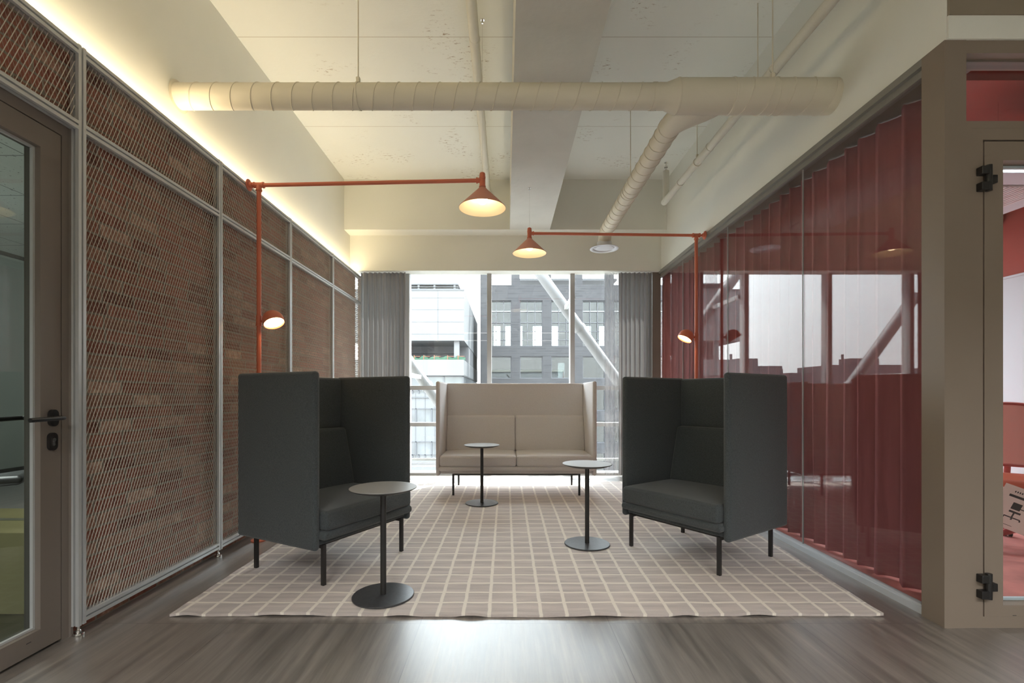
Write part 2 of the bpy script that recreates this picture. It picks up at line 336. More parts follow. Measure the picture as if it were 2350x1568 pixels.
def tile_mat():
    m, n, l, b = newmat('mineral_ceiling_tile'); b.inputs['Roughness'].default_value = .9
    tc = n.new('ShaderNodeTexCoord'); sx = n.new('ShaderNodeSeparateXYZ'); l.new(tc.outputs['Object'], sx.inputs[0])
    def PP(o):
        a = n.new('ShaderNodeMath'); a.operation = 'PINGPONG'; a.inputs[1].default_value = .3; l.new(o, a.inputs[0])
        c = n.new('ShaderNodeMath'); c.operation = 'LESS_THAN'; c.inputs[1].default_value = .004; l.new(a.outputs[0], c.inputs[0]); return c.outputs[0]
    mx = n.new('ShaderNodeMath'); mx.operation = 'MAXIMUM'; l.new(PP(sx.outputs['X']), mx.inputs[0]); l.new(PP(sx.outputs['Y']), mx.inputs[1])
    nz = n.new('ShaderNodeTexNoise'); nz.inputs['Scale'].default_value = 45; l.new(tc.outputs['Object'], nz.inputs['Vector'])
    g = n.new('ShaderNodeMath'); g.operation = 'GREATER_THAN'; g.inputs[1].default_value = .68; l.new(nz.outputs[0], g.inputs[0])
    m2 = n.new('ShaderNodeMath'); m2.operation = 'MAXIMUM'; l.new(mx.outputs[0], m2.inputs[0]); l.new(g.outputs[0], m2.inputs[1])
    mc = n.new('ShaderNodeMix'); mc.data_type = 'RGBA'; mc.inputs[6].default_value = lin((205, 212, 208)); mc.inputs[7].default_value = lin((110, 116, 114))
    l.new(m2.outputs[0], mc.inputs[0]); l.new(mc.outputs[2], b.inputs['Base Color']); return m
M_['tile'] = tile_mat()

# ------------------------------------------------------------------ mesh helpers
class MB:
    def __init__(s): s.bm = bmesh.new(); s.mats = []; s.mi = 0
    def mat(s, m):
        if m not in s.mats: s.mats.append(m)
        s.mi = s.mats.index(m); return s
    def face(s, vs):
        try: f = s.bm.faces.new(vs)
        except ValueError: return None
        f.material_index = s.mi; return f
    def box(s, x0, x1, y0, y1, z0, z1):
        v = [s.bm.verts.new(p) for p in ((x0,y0,z0),(x1,y0,z0),(x1,y1,z0),(x0,y1,z0),(x0,y0,z1),(x1,y0,z1),(x1,y1,z1),(x0,y1,z1))]
        for q in ((3,2,1,0),(4,5,6,7),(0,1,5,4),(1,2,6,5),(2,3,7,6),(3,0,4,7)): s.face([v[i] for i in q])
        return s
    def prism(s, poly, p0, ex, ey, ez, length):
        """extrude 2-D polygon (in ex, ey) along ez"""
        p0 = Vector(p0); ex = Vector(ex); ey = Vector(ey); ez = Vector(ez)
        a = [s.bm.verts.new(p0 + ex * x + ey * y) for x, y in poly]
        b = [s.bm.verts.new(p0 + ex * x + ey * y + ez * length) for x, y in poly]
        n = len(poly)
        for i in range(n): s.face([a[i], a[(i+1) % n], b[(i+1) % n], b[i]])
        s.face(a[::-1]); s.face(b); return s
    def ring(s, c, u, v, r, seg, r2=None):
        r2 = r if r2 is None else r2
        return [s.bm.verts.new(c + u * (r * math.cos(2*PI*i/seg)) + v * (r2 * math.sin(2*PI*i/seg))) for i in range(seg)]
    def bridge(s, a, b):
        n = len(a)
        for i in range(n): s.face([a[i], a[(i+1) % n], b[(i+1) % n], b[i]])
    def tube(s, pts, r, seg=12, caps=True):
        pts = [Vector(p) for p in pts]; rs = r if isinstance(r, (list, tuple)) else [r] * len(pts)
        t = (pts[1] - pts[0]).normalized(); ref = Vector((0, 0, 1)) if abs(t.z) < .9 else Vector((0, 1, 0))
        u = t.cross(ref).normalized(); rings = []
        for i, p in enumerate(pts):
            if i == 0: t = (pts[1] - p)
            elif i == len(pts) - 1: t = (p - pts[i-1])
            else: t = ((pts[i+1] - p).normalized() + (p - pts[i-1]).normalized())
            t.normalize(); u = (u - t * u.dot(t)).normalized(); v = t.cross(u)
            rings.append(s.ring(p, u, v, rs[i], seg))
        for a, b in zip(rings, rings[1:]): s.bridge(a, b)
        if caps: s.face(rings[0][::-1]); s.face(rings[-1])
        return s
    def lathe(s, prof, c=(0, 0, 0), axis=(0, 0, 1), seg=32, closed=False):
        """prof = [(radius, height)]; radius 0 makes a pole"""
        c = Vector(c); a = Vector(axis).normalized(); ref = Vector((0, 1, 0)) if abs(a.y) < .9 else Vector((1, 0, 0))
        u = a.cross(ref).normalized(); v = a.cross(u); prev = None
        for r, h in prof:
            cur = [s.bm.verts.new(c + a * h)] if r < 1e-6 else s.ring(c + a * h, u, v, r, seg)
            if prev is not None:
                if len(prev) == 1 and len(cur) > 1:
                    for i in range(seg): s.face([prev[0], cur[i], cur[(i+1) % seg]])
                elif len(cur) == 1 and len(prev) > 1:
                    for i in range(seg): s.face([prev[i], prev[(i+1) % seg], cur[0]][::-1])
                elif len(cur) > 1: s.bridge(prev, cur)
            prev = cur
        return s
    def soft(s, x0, x1, y0, y1, z0, z1, r=.02, crown=(0, 0, 0), k=4, m=6):
        """rounded box with optional bulge on its faces"""
        h = [(x1-x0)/2, (y1-y0)/2, (z1-z0)/2]; c = Vector(((x0+x1)/2, (y0+y1)/2, (z0+z1)/2))
        r = min(r, min(h) * .98)
        def samp(hh):
            inn = hh - r
            e = [inn + r * math.sin(PI/2 * i / k) if False else inn + r * math.tan(PI/4 * i / k) for i in range(1, k+1)]
            mid = [inn * (-1 + 2 * i / m) for i in range(m + 1)]
            return [-x for x in e[::-1]] + mid + e
        gs = [samp(v) for v in h]; cache = {}
        def V(i, j, l_):
            key = (i, j, l_)
            if key in cache: return cache[key]
            p = Vector((gs[0][i], gs[1][j], gs[2][l_])); q = Vector([max(-(h[a]-r), min(h[a]-r, p[a])) for a in range(3)])
            d = p - q
            if d.length > 1e-9: p2 = q + d.normalized() * r
            else: p2 = p
            w = [1 - (p[a]/h[a])**2 for a in range(3)]
            for a in range(3):
                o = [w[b] for b in range(3) if b != a]
                p2[a] += crown[a] * (p2[a]/h[a]) * max(0, o[0])**.6 * max(0, o[1])**.6 if crown[a] else 0
            cache[key] = s.bm.verts.new(c + p2); return cache[key]
        n = [len(g) - 1 for g in gs]
        for i in range(n[0]):
            for j in range(n[1]):
                s.face([V(i,j,0), V(i,j+1,0), V(i+1,j+1,0), V(i+1,j,0)]); s.face([V(i,j,n[2]), V(i+1,j,n[2]), V(i+1,j+1,n[2]), V(i,j+1,n[2])])
            for l_ in range(n[2]):
                s.face([V(i,0,l_), V(i+1,0,l_), V(i+1,0,l_+1), V(i,0,l_+1)]); s.face([V(i,n[1],l_), V(i,n[1],l_+1), V(i+1,n[1],l_+1), V(i+1,n[1],l_)])
        for j in range(n[1]):
            for l_ in range(n[2]):
                s.face([V(0,j,l_), V(0,j,l_+1), V(0,j+1,l_+1), V(0,j+1,l_)]); s.face([V(n[0],j,l_), V(n[0],j+1,l_), V(n[0],j+1,l_+1), V(n[0],j,l_+1)])
        return s
    def xf(s, mtx): bmesh.ops.transform(s.bm, matrix=mtx, verts=s.bm.verts); return s
    def build(s, name, mat=None, parent=None, smooth=None, local=False):
        me = bpy.data.meshes.new(name)
        bmesh.ops.recalc_face_normals(s.bm, faces=s.bm.faces)
        root = parent
        while root is not None and root.parent is not None: root = root.parent
        if root is not None and not local:
            mt = Matrix.LocRotScale(root.location, root.rotation_euler, None)
            bmesh.ops.transform(s.bm, matrix=mt.inverted(), verts=s.bm.verts)
        off = None
        if root is None:
            xs = [v.co for v in s.bm.verts]
            off = Vector(((min(v.x for v in xs)+max(v.x for v in xs))/2, (min(v.y for v in xs)+max(v.y for v in xs))/2, min(v.z for v in xs)))
            if KEEP_ORIGIN: off = Vector((0, 0, 0))
            bmesh.ops.translate(s.bm, vec=-off, verts=s.bm.verts)
        s.bm.to_mesh(me); s.bm.free()
        for m in (s.mats or [mat]): me.materials.append(m)
        if smooth is not None:
            me.shade_smooth()
            if smooth < 180: me.set_sharp_from_angle(angle=math.radians(smooth))
        o = bpy.data.objects.new(name, me); COL.objects.link(o); o.parent = parent
        if off is not None: o.location = off
        return o
KEEP_ORIGIN = False
def tag(o, label=None, cat=None, group=None, kind=None):
    for k, v in (('label', label), ('category', cat), ('group', group), ('kind', kind)):
        if v: o[k] = v
    return o
def thing(name, loc, label, cat, group=None, rz=0, kind=None):
    o = bpy.data.objects.new(name, None); COL.objects.link(o); o.location = loc; o.rotation_euler = (0, 0, rz); o.empty_display_size = .1
    return tag(o, label, cat, group, kind)
def struct(name, mb, mat, parent=None, label=None, smooth=None):
    global KEEP_ORIGIN
    KEEP_ORIGIN = True
    o = mb.build(name, mat, parent, smooth); KEEP_ORIGIN = False
    if parent is None:
        o['kind'] = 'structure'
        if label: o['label'] = label
    return o
def holes_wall(mb, x0, x1, z0, z1, y0, y1, holes):
    xs = sorted({x0, x1} | {min(max(v, x0), x1) for h in holes for v in h[:2]}); zs = sorted({z0, z1} | {min(max(v, z0), z1) for h in holes for v in h[2:]})
    for a, b in zip(zs, zs[1:]):
        run = None
        for c, d in zip(xs, xs[1:]):
            hit = any(h[0] <= c + 1e-6 and d - 1e-6 <= h[1] and h[2] <= a + 1e-6 and b - 1e-6 <= h[3] for h in holes)
            if hit:
                if run: mb.box(run[0], run[1], y0, y1, a, b); run = None
            else: run = (run[0] if run else c, d)
        if run: mb.box(run[0], run[1], y0, y1, a, b)
    return mb

# ------------------------------------------------------------------ the room shell
CEIL = 3.88
struct('floor', MB().box(-7.2, 2.12, -6, 7.0, -.2, 0).box(2.12, 7, -6, 2.33, -.2, 0), M_['floor'])
struct('floor', MB().box(2.12, 7, 2.33, 6.9, -.2, 0), M_['redcarpet'])['label'] = 'pinkish red carpet floor of the meeting room'
struct('ceiling', MB().box(-7.2, 7, -6, 7.0, CEIL, CEIL + .25), M_['concrete_white'])
BX0, BX1, BZ = .056, .573, 3.235
struct('ceiling_beam', MB().box(BX0, BX1, -6, 6.18, BZ, CEIL), M_['beam'], label='grey painted concrete beam running down the ceiling')
struct('ceiling_beam', MB().box(-2.08, 2.08, 6.18, 6.41, BZ, CEIL), M_['cream'], label='cream concrete beam above the window')
struct('wall_back', MB().box(-2.5, 6.9, 6.41, 6.62, 2.764, CEIL).box(-7.2, -2.5, 6.41, 6.62, 0, CEIL), M_['cream'])
struct('wall_left', MB().box(-2.2, -2.08, -6, 6.41, 2.69, CEIL).box(-2.2, -2.08, -6, .9, 0, 2.69).box(-2.2, -2.10, 2.22, 6.38, 0, 2.69).box(-2.2, -2.10, .9, 2.22, 2.33, 2.69), M_['cream'])
struct('wall_left', MB().box(-2.10, -2.0, 2.20, 6.38, 0, 2.70).box(-2.10, -2.0, -.2, 2.20, 2.34, 2.70), M_['brick'])['label'] = 'old red brick wall behind the mesh screen'
struct('wall_right', MB().box(2.08, 2.3, 2.26, 6.6, 2.775, CEIL), M_['cream'])
struct('trim_7', MB().box(2.1405, 2.36, 2.402, 6.48, 2.745, 2.7745), M_['taupe_dark'], label='dark curtain track recess above the glass partition')
struct('wall_corridor', MB().box(2.082, 7, 2.252, 2.2595, 2.7751, 2.885).box(2.301, 7, 2.2625, 2.40, 2.7751, CEIL), M_['cream'])
struct('wall_corridor', MB().box(2.082, 7, 2.245, 2.2595, 2.885, CEIL), M_['band'])['label'] = 'taupe wall band above the meeting room door'  # upper wall in a darker taupe than the cream strip below
struct('wall_rear', MB().box(-7.2, 7, -6.2, -6, 0, CEIL), M_['cream'])
struct('wall_far_right', MB().box(7, 7.2, -6, 2.33, 0, CEIL), M_['cream'])
# pillar and frames of the right hand partition
struct('trim_1', MB().box(2.07, 2.173, 2.26, 2.385, 0, 2.775), M_['taupe'], label='taupe corner pillar beside the meeting room door')
struct('trim_2', MB().box(2.07, 2.14, 2.385, 6.6, 2.737, 2.775).box(2.095, 2.135, 2.385, 6.6, 2.70, 2.737), M_['trim_grey'], label='grey trim along the top of the glass partition')
struct('trim_3', MB().box(2.085, 2.135, 2.385, 6.6, 0, .035).box(2.095, 2.125, 2.385, 6.6, .035, .045), M_['sill'], label='pale trim at the foot of the glass partition')
struct('trim_4', MB().box(1.985, 2.10, 6.48, 6.62, 0, 2.76), M_['taupe_dark'], label='dark post where the glass partition meets the window')
w2 = bpy.data.objects.new('window_2', None); COL.objects.link(w2); w2['kind'] = 'structure'; w2['label'] = 'glass partition in front of the red curtain'; w2.location = (2.11, 4.5, 0)
ys = [2.385, 3.40, 4.55, 5.7, 6.48]
for a, b in zip(ys, ys[1:]):
    MB().box(2.108, 2.114, a + .002, b - .002, .04, 2.71).build('pane', M_['glass_part'], w2)
for y in ys[1:-1]:
    MB().box(2.106, 2.116, y - .002, y + .002, .04, 2.71).build('pane_joint', M_['mull'], w2)

# right hand door wall (faces the camera)
struct('trim_5', holes_wall(MB(), 2.173, 7, 0, 2.775, 2.262, 2.385, [(2.173, 3.32, 2.394, 2.714), (2.20, 3.30, -.1, 2.36)]), M_['taupe'], label='taupe frame around the meeting room door and its transom')
def frame(mb, x0, x1, z0, z1, y0, y1, w, wb=None):
    wb = wb or w
    mb.box(x0, x0 + w, y0, y1, z0, z1).box(x1 - w, x1, y0, y1, z0, z1).box(x0 + w, x1 - w, y0, y1, z1 - w, z1)
    if wb > 0: mb.box(x0 + w, x1 - w, y0, y1, z0, z0 + wb)
    return mb
def empty_struct(name, loc, label):
    o = bpy.data.objects.new(name, None); COL.objects.link(o); o['kind'] = 'structure'; o['label'] = label; o.location = loc; return o
# transom window over the meeting room door
w3 = empty_struct('window_3', (2.75, 2.33, 2.394), 'transom window above the meeting room door')
MB().box(2.173, 3.32, 2.33, 2.336, 2.394, 2.714).build('pane', M_['glass'], w3)
frame(MB(), 2.1735, 3.3195, 2.3945, 2.7135, 2.31, 2.36, .008).build('bead', M_['taupe_dark'], w3)
# meeting room door
d2 = empty_struct('door_2', (2.78, 2.30, 0), 'taupe framed glass door to the red meeting room')
frame(MB(), 2.2005, 3.2995, 0, 2.3595, 2.2625, 2.37, .0535, 0).build('frame', M_['taupe'], d2)
frame(MB(), 2.262, 3.238, .012, 2.298, 2.2635, 2.345, .088, .095).build('leaf', M_['taupe'], d2)
MB().box(2.35, 3.15, 2.308, 2.316, .107, 2.21).build('pane', M_['glass'], d2)
frame(MB(), 2.3505, 3.1495, .1075, 2.2095, 2.320, 2.335, .012).build('bead', M_['whitewall'], d2)
MB().box(2.395, 2.412, 2.2620, 2.2640, .058, .060).build('drain_slot', M_['slot'], d2)
for z in (.202, 2.115):
    hb = MB()
    hb.soft(2.222, 2.258, 2.232, 2.268, z + .018, z + .056, .004); hb.soft(2.222, 2.258, 2.232, 2.268, z - .056, z - .018, .004)
    hb.tube([(2.264, 2.245, z - .058), (2.264, 2.245, z + .062)], .013, 16)
    hb.soft(2.262, 2.302, 2.238, 2.266, z - .022, z + .016, .004)
    hb.build('hinge', M_['black'], d2, 40)

# left door with its frame
DX = -1.985
d1 = empty_struct('door_1', (-2.0, 1.7, 0), 'brown grey framed glass door beside the mesh screen')
fb = MB().box(-2.085, DX, 2.145, 2.197, 0, 2.315).box(-2.085, DX, 1.1, 2.145, 2.262, 2.315).box(-2.085, DX, .98, 1.1, 0, 2.315)
fb.box(-1.9849, -1.975, 2.178, 2.190, .0, 2.31)
fb.build('frame', M_['taupe_dark'], d1)
fb = MB().box(-2.055, DX, 2.046, 2.140, .012, 2.257).box(-2.055, DX, 1.105, 1.20, .012, 2.257).box(-2.055, DX, 1.20, 2.046, 2.162, 2.257).box(-2.055, DX, 1.20, 2.046, .012, .10)
fb.build('leaf', M_['taupe_dark'], d1)
MB().box(-2.030, -2.022, 1.20, 2.046, .10, 2.162).build('pane', M_['glass_tint'], d1)
g = MB()
for a in ((2.036, 2.0455, .1005, 2.1615), (1.2005, 1.21, .1005, 2.1615), (1.21, 2.036, .1005, .11), (1.21, 2.036, 2.152, 2.1615)):
    g.box(-2.0215, -2.008, *a)
g.build('bead', M_['alu'], d1)
MB().box(-1.9865, -1.984, 1.985, 2.005, .066, .069).build('drain_slot', M_['slot'], d1)
hz, hy = 1.0, 2.098
h = MB(); h.mat(M_['black'])
def oblong(mb, y, z, w, hh, x0, x1):
    r = w / 2; poly = [(r * math.cos(a), hh/2 - r + r * math.sin(a)) for a in [PI * i / 10 for i in range(11)]] + [(r * math.cos(a), -hh/2 + r + r * math.sin(a)) for a in [PI + PI * i / 10 for i in range(11)]]
    return mb.prism(poly, (x0, y, z), (0, 1, 0), (0, 0, 1), (1, 0, 0), x1 - x0)
oblong(h, hy, hz, .042, .074, DX, DX + .012)
h.tube([(DX + .01, hy, hz), (DX + .045, hy, hz), (DX + .055, hy - .004, hz), (DX + .058, hy - .018, hz), (DX + .058, hy - .155, hz - .003)], .0095, 12)
h.build('door_handle', M_['black'], d1, 40)
h = oblong(MB(), hy, hz, .042, .074, -2.067, -2.055); h.tube([(-2.065, hy, hz), (-2.100, hy, hz), (-2.110, hy - .004, hz), (-2.113, hy - .018, hz), (-2.113, hy - .155, hz - .003)], .0095, 12)
h.build('door_handle', M_['black'], d1, 40)
MB().tube([(-2.055, hy - .004, .893), (-2.088, hy - .004, .893)], .010, 16).build('thumb_turn', M_['chrome'], d1, 40)
k = oblong(MB(), hy - .004, .897, .040, .078, DX, DX + .012).build('keyhole_plate', M_['black'], d1, 40)
kb = oblong(MB(), hy - .004, .893, .011, .030, DX + .012, DX + .014); kb.lathe([(0, .0155), (.0085, .0155), (.0085, .010)], (DX, hy - .004, .905), (1, 0, 0), 16)
kb.build('lock_cylinder', M_['chrome'], k, 40)

# back window
w1 = empty_struct('window_1', (1.7, 6.6, 0), 'tall window wall overlooking the street')
GY = 6.60
MULL = [-2.47, -1.345, -.222, .918, 2.05, 3.19, 4.33, 5.47, 6.55]
for x in MULL:
    MB().box(x - .03, x + .03, 6.56, 6.70, .0, 2.90).build('mullion', M_['mull'], w1)
for a, b in zip(MULL, MULL[1:]):
    for z0, z1 in ((1.17, 1.226), (.67, .722), (.0, .035), (2.84, 2.90)):
        MB().box(a + .03, b - .03, 6.57, 6.66, z0, z1).build('transom', M_['mull'], w1)
    for z0, z1 in ((.035, .67), (.722, 1.17), (1.226, 2.84)):
        MB().box(a + .03, b - .03, 6.606, 6.614, z0, z1).build('pane', M_['glass'], w1)
MB().box(-2.5, 6.9, 6.72, 6.78, .18, .21).build('outer_rail', M_['mull'], w1)
struct('trim_6', MB().box(-2.5, 6.9, 6.62, 6.9, 2.90, CEIL).box(-2.5, 6.9, 6.66, 6.9, -.2, .0), M_['sill'], label='pale outer edge of the window opening')
struct('wall_back_right', MB().box(6.9, 7.0, 2.33, 7.0, 0, CEIL), M_['redwall'])
struct('wall_back_right', MB().box(2.12, 6.9, 6.40, 6.409, 2.80, CEIL).box(2.301, 2.31, 2.42, 6.4, 2.78, CEIL).box(2.31, 6.9, 2.401, 2.41, 2.8, CEIL), M_['redwall'])['label'] = 'red painted upper walls inside the meeting room'

# ------------------------------------------------------------------ mesh screen
def slotprof(sz=.04, sl=.009, dp=.012):
    h_, a = sz/2, sl/2; q = [(-h_, -h_), (-a, -h_), (-a, -h_+dp), (a, -h_+dp), (a, -h_), (h_, -h_)]
    out = []
    for k_ in range(4):
        c_, s_ = [(1,0),(0,1),(-1,0),(0,-1)][k_]
        out += [(x*c_ - y*s_, x*s_ + y*c_) for x, y in q[:-1]]
    return out
PROF = slotprof()
SX = -1.961
ms = thing('mesh_screen', (SX, 3.2, 0), 'aluminium framed expanded metal mesh screen standing in front of the brick wall', 'screen')
PY = [.06, 1.13, 2.20, 3.27, 4.34, 5.41, 6.45]
for y in PY[1:]:
    door_side = y < 2
    z0 = 2.35 if door_side else .045
    MB().prism(PROF, (SX, y, z0), (1,0,0), (0,1,0), (0,0,1), 2.70 - z0).build('post', M_['alu'], ms)
    if not door_side:
        f = MB(); f.tube([(SX, y, .012), (SX, y, .046)], .006, 12)
        f.lathe([(0, 0), (.022, 0), (.024, .003), (.022, .010), (.011, .013), (.011, .020), (.007, .024), (0, .024)], (SX, y, 0), seg=20)
        f.build('levelling_foot', M_['chrome'], ms, 40)
for a, b in zip(PY, PY[1:]):
    door_side = b < 2.3
    zs = (2.675, 2.33) if door_side else (2.675, 2.33, .075)
    for z in zs:
        MB().prism(PROF, (SX, a + .02, z), (1,0,0), (0,0,1), (0,1,0), b - a - .04).build('rail', M_['alu'], ms)
def expanded(y0, y1, z0, z1, dw=.0201, dh=.0503, w=.0009, t=.0006, x=SX):
    """strands of expanded metal, clipped to the frame opening"""
    mb = MB(); L = y1 - y0; H = z1 - z0; sl = dh / dw
    for sgn in (1, -1):
        nmin = int(-H / dh) - 2; nmax = int(L / dw) + 3
        for k_ in range(-int(H / dh) - 2, nmax):
            # line: y = k*dw + (z)/sl  (sgn=1) in local coords
            za, zb = 0.0, H; ya = k_ * dw; yb = ya + H / sl
            if yb <= 0 or ya >= L: continue
            if ya < 0: za = -ya * sl; ya = 0
            if yb > L: zb = (L - k_ * dw) * sl; yb = L
            if zb - za < .002: continue
            if sgn == -1: ya, yb = L - ya, L - yb
            p = Vector((0, y0 + ya, z0 + za)); q = Vector((0, y0 + yb, z0 + zb)); d = (q - p).normalized(); n_ = Vector((0, -d.z, d.y)) * w
            xo = sgn * .0006; tl = -.0009 * sgn
            v = []
            for P in (p, q):
                for sn, sxx in ((-1, -1), (1, -1), (1, 1), (-1, 1)):
                    v.append(mb.bm.verts.new((x + xo + sxx * t + sn * tl, P.y + n_.y * sn, P.z + n_.z * sn)))
            for f_ in ((0,1,5,4), (1,2,6,5), (2,3,7,6), (3,0,4,7)): mb.face([v[i] for i in f_])
    return mb
for a, b in zip(PY, PY[1:]):
    if b > 1.2: expanded(a + .018, b - .018, 2.348, 2.657).build('mesh_panel', M_['wire'], ms)
    if b > 2.3: expanded(a + .018, b - .018, .093, 2.312).build('mesh_panel', M_['wire'], ms)
tag(MB().box(-2.042, -2.028, -.1, 6.35, 2.70, 2.712).build('led_strip', M_['led']), 'thin warm led strip lying on top of the brick wall', 'light strip')

# ------------------------------------------------------------------ ceiling services
def helix(mb, x0, x1, y, z, r, pitch, rr=.0032, axis='X', ph=0):
    n_ = int(abs(x1 - x0) / pitch * 28); pts = []
    for i in range(n_ + 1):
        t = i / n_; s_ = x0 + (x1 - x0) * t; a = ph - 2 * PI * (s_ - x0) / pitch
        pts.append((s_, y + r * math.cos(a), z + r * math.sin(a)) if axis == 'X' else (y + r * math.cos(a), s_, z + r * math.sin(a)))
    mb.tube(pts, rr, 5)
DY, DZ = 3.05, 3.0
duct = thing('ventilation_duct', (0, DY, DZ), 'cream spiral ventilation duct crossing the room under the ceiling', 'duct')
b = MB(); b.tube([(-2.085, DY, DZ), (1.0, DY, DZ)], .0765, 40); helix(b, -2.05, .93, DY, DZ, .0775, .1275, ph=1.2)
b.tube([(.93, DY, DZ), (.955, DY, DZ)], .080, 40); b.lathe([(.09, 0), (.095, .004), (.0765, .006)], (-2.08, DY, DZ), (1, 0, 0), 40)
b.build('duct_pipe', M_['duct'], duct, 40)
b = MB(); b.lathe([(.0785, 0), (.0785, .05), (.104, .12), (.106, .12), (.106, .128), (.1035, .13), (.1035, .46), (.107, .463), (.107, .475), (.1035, .478)], (.965, DY, DZ), (1, 0, 0), 44)
b.build('reducer', M_['duct'], duct, 35)
b = MB(); b.tube([(1.44, DY, DZ), (2.085, DY, DZ)], .104, 44); helix(b, 1.46, 2.05, DY, DZ, .105, .1275, ph=.4)
b.build('duct_pipe', M_['duct'], duct, 40)
BXX = 1.164
b = MB()   # lateral branch: an oval saddle on the trunk that narrows to the round branch
rings = []
for i in range(9):
    t = i / 8; e = t * t * (3 - 2 * t)
    cx = BXX + .115 * (1 - e); rx = .076 + .10 * (1 - e); cy = DY + .05 + t * .30; rz = .076 + .004 * (1 - t)
    rings.append([b.bm.verts.new((cx + rx * math.cos(a), cy, DZ - .012 * (1 - e) + rz * math.sin(a))) for a in [2*PI*j/36 for j in range(36)]])
for p, q in zip(rings, rings[1:]): b.bridge(p, q)
b.tube([(BXX, 3.40, DZ), (BXX, 3.425, DZ)], .0795, 36)
b.build('branch_saddle', M_['duct'], duct, 60)
b = MB(); pts = [(BXX, 3.40, DZ), (BXX, 5.50, DZ)] + [(BXX, 5.50 + .15 * math.sin(a), DZ - .15 + .15 * math.cos(a)) for a in [PI/2 * i / 8 for i in range(1, 9)]]
b.tube(pts, .0755, 32); helix(b, 3.44, 5.48, BXX, DZ, .0765, .1275, axis='Y')
b.build('branch_pipe', M_['duct'], duct, 40)
b = MB(); b.lathe([(.078, 2.862), (.078, 2.855), (.083, 2.855), (.086, 2.90)][::-1], (BXX, 5.65, 0), seg=36)
b.lathe([(.083, 2.90), (.083, 2.845), (.10, 2.838), (.150, 2.834), (.166, 2.829), (.166, 2.822), (.150, 2.818), (.128, 2.828), (.120, 2.842)], (BXX, 5.65, 0), seg=44)
dif = b.build('diffuser', M_['grille'], duct, 40)
b = MB(); b.lathe([(0, 2.826), (.05, 2.824), (.104, 2.831), (.104, 2.834), (0, 2.830)], (BXX, 5.65, 0), seg=40); b.box(BXX - .12, BXX + .12, 5.645, 5.655, 2.834, 2.840)
b.build('diffuser_disc', M_['grille'], dif, 40)
def rod(mb, x, y, z0, z1=CEIL + .002): mb.tube([(x, y, z0), (x, y, z1)], .0042, 8); return mb
for x, y, zt in ((-.937, DY, DZ + .0765), (1.70, DY, DZ + .104), (BXX, 4.46, DZ + .0755)):
    b = rod(MB(), x, y, zt + .03); b.soft(x - .012, x + .012, y - .012, y + .012, zt - .002, zt + .045, .004)
    if y == DY: b.tube([(x + .006 * 0 - .002, DY, DZ), (x + .002 + .006, DY, DZ)], zt - DZ + .0035, 40)
    else: b.tube([(x, y - .006, DZ), (x, y + .006, DZ)], zt - DZ + .0035, 32)
    b.build('hanger_rod', M_['duct'], duct, 40)

def wrapped(name, pts, r, label, joints, hang, seg=16):
    t = thing(name, pts[0], label, 'pipe')
    b = MB(); rr = []; pp = []
    P = [Vector(p) for p in pts]
    for a, c in zip(P, P[1:]):
        n_ = max(2, int((c - a).length / .08))
        for i in range(n_):
            pp.append(a.lerp(c, i / n_)); rr.append(r * (1 + random.uniform(-.035, .035)))
    pp.append(P[-1]); rr.append(r)
    b.tube(pp, rr, seg); b.build('wrapped_pipe', M_['pipe'], t, 60)
    for p, d in joints:
        p = Vector(p); d = Vector(d); MB().tube([p - d * .012, p + d * .012], r * 1.10, seg).build('wrap_band', M_['pipe'], t, 40)
    for x, y, z in hang:
        b = rod(MB(), x, y, z + r); b.tube([(x, y - .008, z), (x, y + .008, z)], r * 1.15, seg); b.soft(x-.01, x+.01, y-.01, y+.01, z + r, z + r + .04, .003)
        b.build('hanger_rod', M_['duct'], t, 40)
    return t
wrapped('wrapped_pipe', [(-.228, .3, 3.72), (-.228, 6.19, 3.715)], .037, 'cream wrapped pipe under the ceiling left of the grey beam',
        [((-.228, 3.53, 3.72), (0, 1, 0)), ((-.228, 4.62, 3.72), (0, 1, 0)), ((-.228, 5.5, 3.718), (0, 1, 0))], [(-.228, 2.2, 3.72)])
rp = wrapped('wrapped_pipe', [(1.80, .3, 3.27), (1.785, 5.40, 3.27)], .034, 'cream wrapped pipe under the ceiling by the right wall',
        [((1.79, 3.2, 3.27), (0, 1, 0)), ((1.787, 4.2, 3.27), (0, 1, 0)), ((1.786, 4.9, 3.27), (0, 1, 0))], [(1.79, 3.40, 3.27), (1.787, 4.47, 3.27)])
b = MB(); b.tube([(1.785, 5.33, 3.25), (1.785, 5.33, 3.59)], .034, 16); b.build('riser', M_['pipe'], rp, 40)
b = MB(); b.tube([(1.785, 5.33, 3.59), (1.785, 5.33, 3.63)], .011, 10); b.lathe([(.018, 3.63), (.018, 3.645), (.008, 3.65), (.006, 3.68), (.02, 3.683), (.02, 3.687), (0, 3.687)], (1.785, 5.33, 0), seg=14); b.build('sprinkler_head', M_['chrome'], rp, 40)

